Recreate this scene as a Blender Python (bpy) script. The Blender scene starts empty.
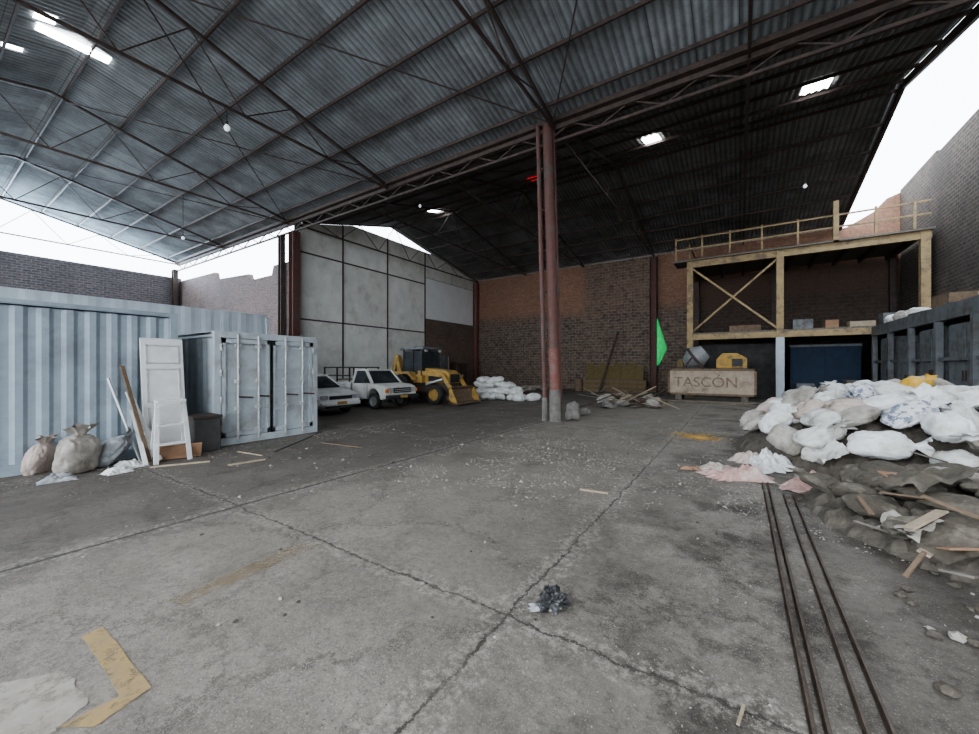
import bpy, bmesh, math, random
from mathutils import Vector, Matrix, noise, Euler
random.seed(7)
C = bpy.context.scene.collection
F = 385.0; H = 1.72; TH = math.radians(33); SN, CS = math.sin(TH), math.cos(TH)
def W(X, Y): return (CS*X - SN*Y, SN*X + CS*Y)
def G(px, py):
    Y = F*H/(py-367.0); return W((px-489.5)/F*Y, Y)
def D(px, py, Y):
    a = W((px-489.5)/F*Y, Y); return (a[0], a[1], H+(367-py)/F*Y)
def AU(px, py, u):
    a = (px-489.5)/F; Y = u/(SN*a+CS); return D(px, py, Y)
def AV(px, py, v):
    a = (px-489.5)/F; Y = v/(CS*a-SN); return D(px, py, Y)
# ---------------------------------------------------------------- materials
def nd(nt, t, props=None, **ins):
    n = nt.nodes.new(t)
    for k, v in (props or {}).items(): setattr(n, k, v)
    for k, v in ins.items():
        k2 = int(k[1:]) if k[0] == 'i' and k[1:].isdigit() else k.replace('_', ' ')
        if isinstance(v, bpy.types.NodeSocket): nt.links.new(v, n.inputs[k2])
        else: n.inputs[k2].default_value = v
    return n
def math_(nt, op, a, b=0.0, c=0.0):
    return nd(nt, 'ShaderNodeMath', {'operation': op}, i0=a, i1=b, i2=c).outputs[0]
def c4(c): return (c[0], c[1], c[2], 1)
def ramp(nt, fac, stops):
    r = nd(nt, 'ShaderNodeValToRGB', None, Fac=fac)
    e = r.color_ramp.elements
    while len(e) < len(stops): e.new(0.5)
    for i, (p, c) in enumerate(stops): e[i].position = p; e[i].color = c4(c)
    return r.outputs[0]
def mixc(nt, fac, a, b, bt='MIX'):
    return nd(nt, 'ShaderNodeMixRGB', {'blend_type': bt}, Fac=fac, Color1=a, Color2=b).outputs[0]
def newmat(name):
    m = bpy.data.materials.new(name); m.use_nodes = True
    nt = m.node_tree
    return m, nt, nt.nodes['Principled BSDF']
def mat(name, c1, c2=None, scale=4, rough=.85, metal=0, bump=0.0, lo=.35, hi=.65, c3=None, s3=.6, a3=1.0, alpha=None, radial=None):
    m, nt, b = newmat(name)
    if c2 is None: c2 = tuple(x*.8 for x in c1)
    tc = nd(nt, 'ShaderNodeTexCoord').outputs['Object']
    n = nd(nt, 'ShaderNodeTexNoise', None, Vector=tc, Scale=scale, Detail=7, Roughness=.65).outputs[0]
    col = ramp(nt, n, [(lo, c1), (hi, c2)])
    if c3:
        n3 = nd(nt, 'ShaderNodeTexNoise', None, Vector=tc, Scale=s3, Detail=8, Roughness=.7).outputs[0]
        col = mixc(nt, ramp(nt, n3, [(.5, (0,0,0)), (.66, (a3,a3,a3))]), col, c4(c3))
    nt.links.new(col, b.inputs['Base Color'])
    b.inputs['Roughness'].default_value = rough; b.inputs['Metallic'].default_value = metal
    if bump:
        bp = nd(nt, 'ShaderNodeBump', None, Strength=bump, Distance=.03, Height=n)
        nt.links.new(bp.outputs[0], b.inputs['Normal'])
    if alpha:      # worn coat: missing where the noise is low
        n4 = nd(nt, 'ShaderNodeTexNoise', None, Vector=tc, Scale=alpha[0], Detail=9, Roughness=.8).outputs[0]
        if radial:
            nlo = nd(nt, 'ShaderNodeTexNoise', None, Vector=tc, Scale=1.7, Detail=5, Roughness=.7).outputs[0]
            ln = nd(nt, 'ShaderNodeVectorMath', {'operation': 'LENGTH'}, i0=tc).outputs['Value']
            n4 = math_(nt, 'ADD', math_(nt, 'MULTIPLY', n4, .5), math_(nt, 'MULTIPLY', nlo, 1.1))
            n4 = math_(nt, 'SUBTRACT', n4, math_(nt, 'MULTIPLY', ln, .45/radial))
        nt.links.new(ramp(nt, n4, [(alpha[1], (0,0,0)), (alpha[2], (alpha[3],)*3)]), b.inputs['Alpha'])
    return m
def emit(name, c, s):
    m, nt, b = newmat(name)
    b.inputs['Base Color'].default_value = c4(c)
    b.inputs['Emission Color'].default_value = c4(c); b.inputs['Emission Strength'].default_value = s
    return m
def brick_mat(name, c1, c2, mortar, dark, horiz, zsplit=None, msize=.02, amt=.7):
    m, nt, b = newmat(name)
    tc = nd(nt, 'ShaderNodeTexCoord').outputs['Object']
    s = nd(nt, 'ShaderNodeSeparateXYZ', None, Vector=tc)
    nw = nd(nt, 'ShaderNodeTexNoise', None, Vector=tc, Scale=1.4, Detail=4).outputs[0]
    wz = math_(nt, 'ADD', s.outputs[2], math_(nt, 'MULTIPLY', nw, .1))
    v = nd(nt, 'ShaderNodeCombineXYZ', None, X=s.outputs[horiz], Y=wz).outputs[0]
    br = nd(nt, 'ShaderNodeTexBrick', None, Vector=v, Color1=c4(c1), Color2=c4(c2), Mortar=c4(mortar), Scale=1.0)
    br.inputs['Mortar Size'].default_value = msize; br.inputs['Brick Width'].default_value = .36; br.inputs['Row Height'].default_value = .15
    n = nd(nt, 'ShaderNodeTexNoise', None, Vector=tc, Scale=.4, Detail=9, Roughness=.72).outputs[0]
    n2 = nd(nt, 'ShaderNodeTexNoise', None, Vector=tc, Scale=2.6, Detail=9, Roughness=.85).outputs[0]
    n5 = nd(nt, 'ShaderNodeTexNoise', None, Vector=v, Scale=7, Detail=3, Roughness=.8).outputs[0]
    col = mixc(nt, .6, br.outputs[0], ramp(nt, n5, [(.35, (.55,.52,.5)), (.5, (1,1,1)), (.65, (1.3,1.27,1.22))]), 'MULTIPLY')
    col = mixc(nt, ramp(nt, n, [(.45, (0,0,0)), (.7, (amt,amt,amt))]), col, c4(dark))
    col = mixc(nt, .4, col, ramp(nt, n2, [(.35, (.6,.6,.6)), (.5, (.97,.97,.97)), (.65, (1.2,1.2,1.2))]), 'MULTIPLY')
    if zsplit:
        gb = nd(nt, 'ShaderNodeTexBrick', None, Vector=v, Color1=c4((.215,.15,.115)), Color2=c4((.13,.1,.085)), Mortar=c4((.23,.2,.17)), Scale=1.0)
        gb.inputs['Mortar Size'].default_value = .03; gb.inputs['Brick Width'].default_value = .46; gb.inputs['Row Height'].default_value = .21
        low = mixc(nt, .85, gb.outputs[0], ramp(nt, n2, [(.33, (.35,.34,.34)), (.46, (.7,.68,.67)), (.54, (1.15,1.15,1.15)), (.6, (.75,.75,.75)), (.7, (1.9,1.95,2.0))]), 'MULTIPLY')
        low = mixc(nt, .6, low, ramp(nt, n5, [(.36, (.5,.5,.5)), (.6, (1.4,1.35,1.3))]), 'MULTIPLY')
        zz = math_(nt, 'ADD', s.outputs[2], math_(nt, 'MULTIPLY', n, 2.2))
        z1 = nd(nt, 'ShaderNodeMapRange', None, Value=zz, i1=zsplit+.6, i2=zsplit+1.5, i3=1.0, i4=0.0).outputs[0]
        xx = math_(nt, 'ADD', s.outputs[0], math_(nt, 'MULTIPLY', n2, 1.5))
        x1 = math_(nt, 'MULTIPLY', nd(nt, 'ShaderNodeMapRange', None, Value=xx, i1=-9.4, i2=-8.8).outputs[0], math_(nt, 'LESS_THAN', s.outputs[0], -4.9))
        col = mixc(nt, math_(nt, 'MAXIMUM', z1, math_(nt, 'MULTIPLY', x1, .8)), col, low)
        # deep shade painted into the brick behind the platform, below the upper deck
        deck_shade = math_(nt, 'MULTIPLY', nd(nt, 'ShaderNodeMapRange', None, Value=xx, i1=-2.4, i2=-1.2).outputs[0], nd(nt, 'ShaderNodeMapRange', None, Value=s.outputs[2], i1=7.3, i2=7.7, i3=1.0, i4=0.0).outputs[0])
        col = mixc(nt, math_(nt, 'MULTIPLY', deck_shade, .75), col, c4((.06,.042,.034)))
    nt.links.new(col, b.inputs['Base Color']); b.inputs['Roughness'].default_value = .95
    bp = nd(nt, 'ShaderNodeBump', None, Strength=.7, Distance=.03, Height=br.outputs[1]); bp.invert = True
    nt.links.new(bp.outputs[0], b.inputs['Normal'])
    return m
def floor_mat():
    m, nt, b = newmat('concrete_floor')
    tc = nd(nt, 'ShaderNodeTexCoord').outputs['Object']
    N = lambda sc, det=8, ro=.65: nd(nt, 'ShaderNodeTexNoise', None, Vector=tc, Scale=sc, Detail=det, Roughness=ro)
    big = N(.22); mid = N(1.3, 9, .7); fine = N(18, 7, .78); grit = N(75, 3, .8)
    s = nd(nt, 'ShaderNodeSeparateXYZ', None, Vector=tc); x, y = s.outputs[0], s.outputs[1]
    base = ramp(nt, big.outputs[0], [(.34, (.142,.123,.104)), (.5, (.185,.162,.138)), (.66, (.228,.2,.172))])
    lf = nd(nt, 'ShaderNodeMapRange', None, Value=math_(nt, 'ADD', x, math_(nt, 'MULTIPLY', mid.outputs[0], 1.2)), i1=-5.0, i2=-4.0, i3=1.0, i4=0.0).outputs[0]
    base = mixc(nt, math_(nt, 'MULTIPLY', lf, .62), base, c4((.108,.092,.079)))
    dust = ramp(nt, mid.outputs[0], [(.46, (0,0,0)), (.68, (.6,.6,.6))])
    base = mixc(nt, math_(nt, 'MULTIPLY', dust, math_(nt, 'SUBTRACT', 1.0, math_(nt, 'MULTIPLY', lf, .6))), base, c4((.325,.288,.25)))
    bp_ = N(.5, 6).outputs[0]
    belt = nd(nt, 'ShaderNodeMapRange', None, Value=math_(nt, 'ABSOLUTE', math_(nt, 'ADD', math_(nt, 'ADD', x, 2.2), math_(nt, 'MULTIPLY', bp_, 2.0))), i1=.4, i2=2.6, i3=1.0, i4=0.0).outputs[0]
    base = mixc(nt, math_(nt, 'MULTIPLY', belt, .3), base, c4((.32,.285,.245)))
    stain = ramp(nt, N(.85, 9, .78).outputs[0], [(.47, (0,0,0)), (.58, (.9,.9,.9))])
    rt = nd(nt, 'ShaderNodeMapRange', None, Value=x, i1=-1.6, i2=-.1, i3=.2, i4=1.0).outputs[0]
    base = mixc(nt, math_(nt, 'MULTIPLY', stain, rt), base, c4((.05,.04,.032)))
    mudn = nd(nt, 'ShaderNodeMapRange', None, Value=math_(nt, 'ADD', x, math_(nt, 'MULTIPLY', N(1.6, 8, .75).outputs[0], 2.4)), i1=1.3, i2=2.3).outputs[0]
    base = mixc(nt, math_(nt, 'MULTIPLY', mudn, .55), base, c4((.065,.052,.042)))
    base = mixc(nt, .75, base, ramp(nt, fine.outputs[0], [(.3, (.5,.5,.5)), (.5, (1,1,1)), (.7, (1.3,1.29,1.26))]), 'MULTIPLY')
    zone = ramp(nt, bp_, [(.38, (.15,.15,.15)), (.56, (1,1,1))])
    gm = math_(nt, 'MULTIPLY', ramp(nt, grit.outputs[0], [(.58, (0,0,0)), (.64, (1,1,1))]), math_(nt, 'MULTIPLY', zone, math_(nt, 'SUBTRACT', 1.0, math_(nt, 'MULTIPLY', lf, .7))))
    base = mixc(nt, math_(nt, 'MULTIPLY', gm, .8), base, c4((.46,.42,.37)))
    gd = math_(nt, 'MULTIPLY', ramp(nt, N(48, 3, .8).outputs[0], [(.59, (0,0,0)), (.65, (.8,.8,.8))]), zone)
    base = mixc(nt, gd, base, c4((.06,.05,.041)))
    warp = nd(nt, 'ShaderNodeVectorMath', {'operation': 'SCALE'}, i0=nd(nt, 'ShaderNodeVectorMath', {'operation': 'SUBTRACT'}, i0=N(1.6, 9, .85).outputs[1], i1=(.5,.5,.5)).outputs[0])
    warp.inputs['Scale'].default_value = 1.2
    wv = nd(nt, 'ShaderNodeVectorMath', {'operation': 'ADD'}, i0=tc, i1=warp.outputs[0]).outputs[0]
    def cracks(sc, w):
        vo = nd(nt, 'ShaderNodeTexVoronoi', {'feature': 'DISTANCE_TO_EDGE'}, Vector=wv, Scale=sc).outputs[0]
        return math_(nt, 'LESS_THAN', vo, w)
    ck = math_(nt, 'MULTIPLY', cracks(.55, .0048), ramp(nt, N(.5).outputs[0], [(.3, (0,0,0)), (.38, (1,1,1))]))
    ck2 = math_(nt, 'MULTIPLY', cracks(1.4, .0075), ramp(nt, N(.6, 3).outputs[0], [(.4, (0,0,0)), (.48, (.95,.95,.95))]))
    ck3 = math_(nt, 'MULTIPLY', cracks(4.5, .014), ramp(nt, N(.9, 3).outputs[0], [(.5, (0,0,0)), (.57, (.7,.7,.7))]))
    ws = nd(nt, 'ShaderNodeSeparateXYZ', None, Vector=warp.outputs[0])
    def joint(v, w_, off, per, wid, k=.24):
        vv = math_(nt, 'ADD', v, math_(nt, 'MULTIPLY', w_, k))
        return math_(nt, 'LESS_THAN', math_(nt, 'PINGPONG', math_(nt, 'SUBTRACT', vv, off), per/2), wid)
    jj = math_(nt, 'MAXIMUM', joint(x, ws.outputs[0], -5.2, 3.85, .0115), joint(y, ws.outputs[1], 2.3, 4.7, .0105))
    jj = math_(nt, 'MULTIPLY', jj, ramp(nt, mid.outputs[0], [(.36, (.4,.4,.4)), (.5, (1,1,1))]))
    seam = math_(nt, 'LESS_THAN', math_(nt, 'ABSOLUTE', math_(nt, 'ADD', math_(nt, 'ADD', x, 5.2), math_(nt, 'MULTIPLY', ws.outputs[0], .08))), .028)
    al = math_(nt, 'MAXIMUM', math_(nt, 'MAXIMUM', ck, math_(nt, 'MAXIMUM', ck2, ck3)), math_(nt, 'MAXIMUM', jj, math_(nt, 'MULTIPLY', seam, .8)))
    jw = math_(nt, 'MAXIMUM', joint(x, ws.outputs[0], -5.2, 3.85, .14, .7), joint(y, ws.outputs[1], 2.3, 4.7, .11, .7))
    base = mixc(nt, math_(nt, 'MULTIPLY', jw, ramp(nt, fine.outputs[0], [(.48, (0,0,0)), (.6, (.6,.6,.6))])), base, c4((.39,.355,.31)))
    base = mixc(nt, math_(nt, 'MULTIPLY', al, .85), base, c4((.035,.028,.023)))
    nt.links.new(base, b.inputs['Base Color'])
    nt.links.new(ramp(nt, mid.outputs[0], [(.35, (.5,.5,.5)), (.6, (.85,.85,.85))]), b.inputs['Roughness'])
    hgt = math_(nt, 'SUBTRACT', math_(nt, 'ADD', fine.outputs[0], math_(nt, 'MULTIPLY', gm, .8)), math_(nt, 'MULTIPLY', al, 1.5))
    nt.links.new(nd(nt, 'ShaderNodeBump', None, Strength=.45, Distance=.016, Height=hgt).outputs[0], b.inputs['Normal'])
    return m
PIT, AMP = .19, .026
def roof_mat(name, a, b_, st):
    m, nt, b = newmat(name)
    tc = nd(nt, 'ShaderNodeTexCoord').outputs['Object']
    br = nd(nt, 'ShaderNodeTexBrick', {'offset': 0.0}, Vector=tc, Color1=c4(a), Color2=c4(b_), Mortar=c4(st), Scale=1.0)
    br.inputs['Mortar Size'].default_value = .012; br.inputs['Brick Width'].default_value = .92; br.inputs['Row Height'].default_value = 1.55
    n = nd(nt, 'ShaderNodeTexNoise', None, Vector=tc, Scale=.7, Detail=9, Roughness=.75).outputs[0]
    col = mixc(nt, ramp(nt, n, [(.4, (0,0,0)), (.64, (.8,.8,.8))]), br.outputs[0], c4(st))
    s = nd(nt, 'ShaderNodeSeparateXYZ', None, Vector=tc)
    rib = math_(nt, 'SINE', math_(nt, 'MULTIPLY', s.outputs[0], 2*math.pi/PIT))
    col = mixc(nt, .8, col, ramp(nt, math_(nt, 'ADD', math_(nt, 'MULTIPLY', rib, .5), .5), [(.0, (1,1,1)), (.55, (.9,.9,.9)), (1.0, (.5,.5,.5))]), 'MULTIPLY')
    nt.links.new(col, b.inputs['Base Color']); b.inputs['Roughness'].default_value = .75
    return m
M = {}
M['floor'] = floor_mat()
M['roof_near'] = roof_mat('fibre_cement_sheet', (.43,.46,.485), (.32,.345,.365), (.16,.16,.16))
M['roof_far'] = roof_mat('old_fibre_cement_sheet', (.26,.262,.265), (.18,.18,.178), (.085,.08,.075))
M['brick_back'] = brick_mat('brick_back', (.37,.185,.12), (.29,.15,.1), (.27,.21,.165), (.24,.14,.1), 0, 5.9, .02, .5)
M['brick_x'] = brick_mat('brick_along_x', (.27,.19,.175), (.21,.155,.145), (.24,.22,.215), (.14,.125,.13), 0)
M['brick_y'] = brick_mat('brick_along_y', (.19,.155,.155), (.125,.11,.12), (.24,.225,.225), (.1,.095,.105), 1, None, .025)  # greyed towards blue: haze painted into the brick colour
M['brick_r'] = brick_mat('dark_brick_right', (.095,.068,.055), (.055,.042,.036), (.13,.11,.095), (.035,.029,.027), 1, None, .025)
M['panel'] = mat('cream_panel', (.86,.85,.81), (.75,.74,.7), 1.2, .8, 0, .1, c3=(.56,.53,.48), s3=.8, a3=.6)
M['panel2'] = mat('cream_panel_dirty', (.8,.79,.74), (.68,.67,.62), 1.5, .8, 0, .1, c3=(.48,.45,.4), s3=1.0, a3=.6)
M['white_wall'] = mat('white_plaster', (.9,.9,.9), (.84,.84,.83), 1, .9)
M['dark_sheet'] = mat('dark_sheet', (.09,.085,.08), (.045,.045,.045), 2)
M['brick_low'] = brick_mat('brick_low', (.27,.165,.125), (.2,.135,.1), (.2,.17,.15), (.12,.1,.09), 1)
M['steel_dark'] = mat('dark_painted_steel', (.055,.043,.04), (.11,.075,.06), 6, .7, .1)
M['steel_red'] = mat('red_oxide_steel', (.16,.07,.055), (.1,.055,.048), 5, .75, .0, c3=(.11,.09,.08), s3=2)
M['steel_red_bright'] = mat('worn_red_paint', (.23,.085,.065), (.17,.08,.065), 8, .75, 0, c3=(.17,.145,.13), s3=3)
M['concrete'] = mat('grey_concrete', (.23,.21,.19), (.14,.128,.115), 6, .95, 0, .4)
M['fence'] = mat('pale_fence_sheet', (.5,.545,.585), (.44,.48,.515), 2, .7, .0, c3=(.36,.38,.4), s3=.7, a3=.5)
M['cont'] = mat('blue_grey_container_paint', (.33,.38,.42), (.27,.315,.355), 3, .6, .0, c3=(.2,.215,.235), s3=1.4, a3=.7)
M['cont2'] = mat('grey_container_paint', (.46,.5,.525), (.39,.425,.445), 3, .6, .0, .03, c3=(.3,.275,.25), s3=1.9, a3=.7)
M['cont_rod'] = mat('grey_lock_rod', (.6,.62,.63), (.38,.36,.34), 8, .5, .2)
M['tan_steel'] = mat('faded_yellow_steel', (.4,.29,.15), (.29,.215,.125), 4, .75, 0, c3=(.15,.105,.075), s3=2, a3=.9)
M['grey_steel'] = mat('grey_steel_panel', (.2,.208,.215), (.14,.145,.15), 3, .65, .1, c3=(.11,.09,.075), s3=1.5)
M['blue'] = mat('dark_blue_sheet', (.009,.03,.065), (.008,.02,.04), 3, .7)
M['wood'] = mat('weathered_wood', (.23,.16,.105), (.14,.1,.07), 9, .85, 0, .2)
M['wood_pale'] = mat('pale_wood', (.42,.335,.24), (.3,.24,.175), 9, .8, 0, .2)
M['wood_grey'] = mat('grey_wood', (.21,.185,.155), (.125,.11,.093), 9, .9, 0, .2)
M['wood_yel'] = mat('yellow_board', (.19,.14,.055), (.12,.092,.045), 4, .8)
M['card'] = mat('brown_cardboard', (.34,.2,.125), (.26,.155,.1), 5, .9)
M['sack_w'] = mat('white_woven_plastic', (.64,.63,.6), (.5,.485,.455), 7, .65, 0, .3, c3=(.3,.27,.23), s3=2.4, a3=.95)
M['sack_c'] = mat('bright_white_plastic', (.75,.745,.73), (.62,.61,.59), 6, .6, 0, .25, c3=(.45,.42,.38), s3=2.6, a3=.8)
M['sack_d'] = mat('dusty_woven_plastic', (.42,.385,.34), (.31,.28,.245), 6, .75, 0, .3, c3=(.19,.16,.13), s3=2.5)
M['sack_p'] = mat('pinkish_woven_plastic', (.52,.43,.38), (.41,.34,.295), 6, .7, 0, .3)
M['sack_n'] = mat('printed_woven_plastic', (.62,.61,.59), (.17,.2,.28), 9, .6, 0, .3, .5, .53, c3=(.58,.56,.53), s3=1.5, a3=1)
M['sack_b'] = mat('dark_brown_sacking', (.12,.1,.076), (.06,.05,.04), 6, .9, 0, .5, c3=(.22,.19,.155), s3=3)
M['sack_y'] = mat('yellow_plastic_sack', (.6,.36,.05), (.46,.28,.05), 5, .5)
M['sack_g'] = mat('grey_plastic_sheet', (.22,.235,.25), (.48,.48,.48), 7, .35, 0, .3)
M['black_plastic'] = mat('black_plastic', (.015,.015,.017), (.07,.07,.07), 9, .3, 0, .3)
M['pink'] = mat('pink_cloth', (.5,.32,.28), (.38,.25,.22), 6, .9, 0, .4, c3=(.52,.45,.41), s3=4)
M['rubble'] = mat('brown_rubble', (.14,.117,.094), (.07,.058,.047), 8, .95, 0, .8)
M['chip'] = mat('pale_stone_chips', (.42,.385,.34), (.26,.235,.205), 3, .95)
M['rail'] = mat('rusty_rail_steel', (.07,.05,.038), (.14,.105,.085), 12, .5, .4)
M['yellow_paint'] = mat('worn_yellow_floor_paint', (.42,.29,.13), (.32,.24,.14), 7, .85, alpha=(6, .3, .5, .9))
M['white_paint'] = mat('worn_pale_floor_patch', (.44,.395,.34), (.32,.285,.245), 8, .9, alpha=(5, .3, .5, .85))
M['faint'] = mat('faint_yellow_floor_paint', (.33,.24,.14), (.28,.215,.14), 5, .9, alpha=(5, .4, .6, .65))
M['powder'] = mat('yellow_powder', (.75,.42,.08), (.6,.38,.14), 7, .95, alpha=(9, .45, .8, .85), radial=.85)
M['car'] = mat('white_car_paint', (.82,.82,.82), (.7,.7,.69), 3, .4, 0, 0, c3=(.5,.48,.45), s3=2, a3=.5)
M['pick'] = mat('dusty_white_paint', (.72,.71,.68), (.58,.565,.53), 3, .55, c3=(.4,.37,.33), s3=2, a3=.6)
M['glass'] = mat('dark_glass', (.03,.035,.04), (.07,.075,.08), 2, .15)
M['tyre'] = mat('black_rubber', (.022,.022,.022), (.05,.045,.04), 6, .9)
M['rim'] = mat('grey_wheel_rim', (.35,.35,.35), (.25,.25,.25), 6, .4, .4)
M['black'] = mat('black_trim', (.02,.02,.02), (.04,.04,.04), 6, .6)
M['lamp_g'] = mat('headlight_glass', (.5,.52,.54), (.35,.36,.38), 6, .15)
M['orange'] = mat('orange_plastic', (.8,.27,.05), (.7,.22,.04), 6, .4)
M['digger'] = mat('yellow_machine_paint', (.5,.31,.08), (.37,.23,.07), 4, .75, 0, 0, c3=(.18,.13,.08), s3=3.5)
M['green'] = mat('green_flag_cloth', (.05,.85,.22), (.04,.7,.18), 5, .8)
M['alu'] = mat('aluminium', (.66,.67,.68), (.52,.52,.52), 7, .4, .3)
M['door_w'] = mat('off_white_door', (.74,.73,.71), (.63,.62,.6), 4, .7)
M['redp'] = mat('red_plastic', (.4,.05,.04), (.27,.04,.03), 6, .6)
M['beige'] = mat('beige_boards', (.45,.365,.275), (.36,.29,.22), 5, .85, 0, .1, c3=(.24,.19,.145), s3=2)
M['ink'] = mat('faded_brown_lettering', (.16,.11,.08), (.3,.235,.175), 8, .9)
M['mixer'] = mat('pale_grey_drum_paint', (.3,.31,.315), (.2,.2,.2), 5, .6, .1)
M['sky_panel'] = emit('daylit_translucent_sheet', (.93,.97,1.0), 18)
M['sky_red'] = emit('red_translucent_sheet', (.8,.04,.04), .8)
M['bulb'] = emit('bulb_glass', (.9,.95,1), .6)
# ---------------------------------------------------------------- mesh builder
class MB:
    def __init__(s): s.v = []; s.f = []
    def add(s, vs, fs):
        o = len(s.v); s.v += [tuple(p) for p in vs]; s.f += [tuple(i+o for i in f) for f in fs]; return s
    def box(s, cx, cy, cz, sx, sy, sz, rot=None):
        vs = []
        for dx in (-.5, .5):
            for dy in (-.5, .5):
                for dz in (-.5, .5):
                    p = Vector((dx*sx, dy*sy, dz*sz))
                    if rot: p = rot @ p
                    vs.append((cx+p.x, cy+p.y, cz+p.z))
        return s.add(vs, [(0,1,3,2), (4,6,7,5), (0,4,5,1), (2,3,7,6), (0,2,6,4), (1,5,7,3)])
    def bb(s, x0, x1, y0, y1, z0, z1): return s.box((x0+x1)/2, (y0+y1)/2, (z0+z1)/2, abs(x1-x0), abs(y1-y0), abs(z1-z0))
    def bar(s, a, b, w, h=None):
        a, b = Vector(a), Vector(b); h = h or w; d = (b-a).normalized()
        r = Vector((0,0,1)) if abs(d.z) < .95 else Vector((0,1,0))
        sd = d.cross(r).normalized(); up = sd.cross(d)
        vs = []
        for p in (a, b):
            for i, j in ((-1,-1), (1,-1), (1,1), (-1,1)): vs.append(p+sd*i*w/2+up*j*h/2)
        return s.add(vs, [(0,3,2,1), (4,5,6,7), (0,1,5,4), (1,2,6,5), (2,3,7,6), (3,0,4,7)])
    def cyl(s, a, b, r, r2=None, n=16):
        a, b = Vector(a), Vector(b); r2 = r if r2 is None else r2; d = (b-a).normalized()
        q = Vector((0,0,1)) if abs(d.z) < .95 else Vector((1,0,0))
        e = d.cross(q).normalized(); g = d.cross(e)
        vs = []
        for p, rr in ((a, r), (b, r2)):
            for i in range(n):
                t = 2*math.pi*i/n; vs.append(p+(e*math.cos(t)+g*math.sin(t))*rr)
        fs = [(i, (i+1) % n, n+(i+1) % n, n+i) for i in range(n)] + [tuple(range(n-1, -1, -1)), tuple(range(n, 2*n))]
        return s.add(vs, fs)
    def lathe(s, prof, n=20, mx=Matrix()):
        vs = []
        for (r, z) in prof:
            for i in range(n):
                t = 2*math.pi*i/n; vs.append(mx @ Vector((r*math.cos(t), r*math.sin(t), z)))
        fs = []
        for k in range(len(prof)-1):
            for i in range(n): fs.append((k*n+i, k*n+(i+1) % n, (k+1)*n+(i+1) % n, (k+1)*n+i))
        return s.add(vs, fs)
    def prism(s, poly, axis, a, b):
        n = len(poly)
        def P(p, t): return (p[0], t, p[1]) if axis == 'y' else ((t, p[0], p[1]) if axis == 'x' else (p[0], p[1], t))
        vs = [P(p, a) for p in poly]+[P(p, b) for p in poly]
        return s.add(vs, [tuple(range(n)), tuple(range(2*n-1, n-1, -1))]+[(i, (i+1) % n, n+(i+1) % n, n+i)[::-1] for i in range(n)])
    def build(s, name, m, parent=None, loc=None, rot=None, smooth=False, bevel=0):
        me = bpy.data.meshes.new(name); me.from_pydata(s.v, [], s.f); me.update()
        bm = bmesh.new(); bm.from_mesh(me); bmesh.ops.recalc_face_normals(bm, faces=bm.faces); bm.to_mesh(me); bm.free()
        if smooth:
            for p in me.polygons: p.use_smooth = True
        me.materials.append(m if not isinstance(m, str) else M[m])
        o = bpy.data.objects.new(name, me); C.objects.link(o)
        if parent: o.parent = parent
        if loc: o.location = loc
        if rot: o.rotation_euler = rot
        if bevel:
            bv = o.modifiers.new('bevel', 'BEVEL'); bv.width = bevel; bv.segments = 2; bv.limit_method = 'ANGLE'
        return o
def tag(o, label, cat, group=None, kind=None):
    if label: o['label'] = label
    if cat: o['category'] = cat
    if group: o['group'] = group
    if kind: o['kind'] = kind
    return o
def thing(name, label, cat, loc=(0,0,0), rz=0, group=None, rot=None):
    o = bpy.data.objects.new(name, None); C.objects.link(o); o.empty_display_size = .2
    o.location = loc; o.rotation_euler = rot or (0, 0, rz)
    return tag(o, label, cat, group)
def copy_tree(o, parent=None):
    c = o.copy(); C.objects.link(c)
    if parent: c.parent = parent
    for ch in [x for x in o.children]: copy_tree(ch, c)
    return c
def struct(o): o['kind'] = 'structure'; return o
# ---------------------------------------------------------------- building dimensions (x = across, y = along)
UG, UR, UB = 11.4, 18.6, 28.4; XL, XLL, XE, XR = -20.0, -35.0, 4.65, 7.0
ZV, ZR = 9.5, 11.4
def zroof(u):
    if u >= UR: return ZR-(u-UR)*(ZR-ZV)/(UB-UR)
    if u >= UG: return ZV+(u-UG)*(ZR-ZV)/(UR-UG)
    if u >= 2.9: return ZV+.22*(UG-u)
    return ZV+.22*(UG-2.9)-.22*(2.9-u)
fl = MB().bb(-60, 30, -40, 60, -.3, 0).build('floor', 'floor'); struct(fl)
def sheet(x0, x1, u0, u1, dz=0.0, rows=1, step=6):
    b = MB(); n = max(2, int(round((x1-x0)/PIT*step)))
    for j in range(rows+1):
        u = u0+(u1-u0)*j/rows
        e = 1e-4 if j == 0 else (-1e-4 if j == rows else 0)
        for i in range(n+1):
            x = x0+(x1-x0)*i/n
            b.v.append((x, u, zroof(u+e)+.07+dz+AMP*math.sin(2*math.pi*x/PIT)))
    for j in range(rows):
        for i in range(n):
            a = j*(n+1)+i; b.f.append((a, a+1, a+n+2, a+n+1))
    return b
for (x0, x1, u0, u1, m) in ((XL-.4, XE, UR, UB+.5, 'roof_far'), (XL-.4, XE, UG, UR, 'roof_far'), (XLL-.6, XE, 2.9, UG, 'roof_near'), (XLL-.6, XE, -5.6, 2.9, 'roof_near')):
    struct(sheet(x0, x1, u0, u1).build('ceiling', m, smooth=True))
def roof_hit(px, py):
    Y = 2.0
    while Y < 60:
        x, u, z = D(px, py, Y)
        if z >= zroof(u)+.02: return x, u
        Y += .02
nwin = 0
def skylight(x0, x1, u0, u1, m='sky_panel'):
    global nwin; nwin += 1
    o = sheet(x0, x1, u0, u1, -.03).build('window_%d' % nwin, m, smooth=True); struct(o)
a = roof_hit(37, 24); b = roof_hit(108, 64); xm = (a[0]+b[0])/2
skylight(xm-.2, xm+.2, a[1], b[1])
a = roof_hit(48, 19); skylight(a[0]-.22, a[0]+.22, a[1]-.25, a[1]+.15)
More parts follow.
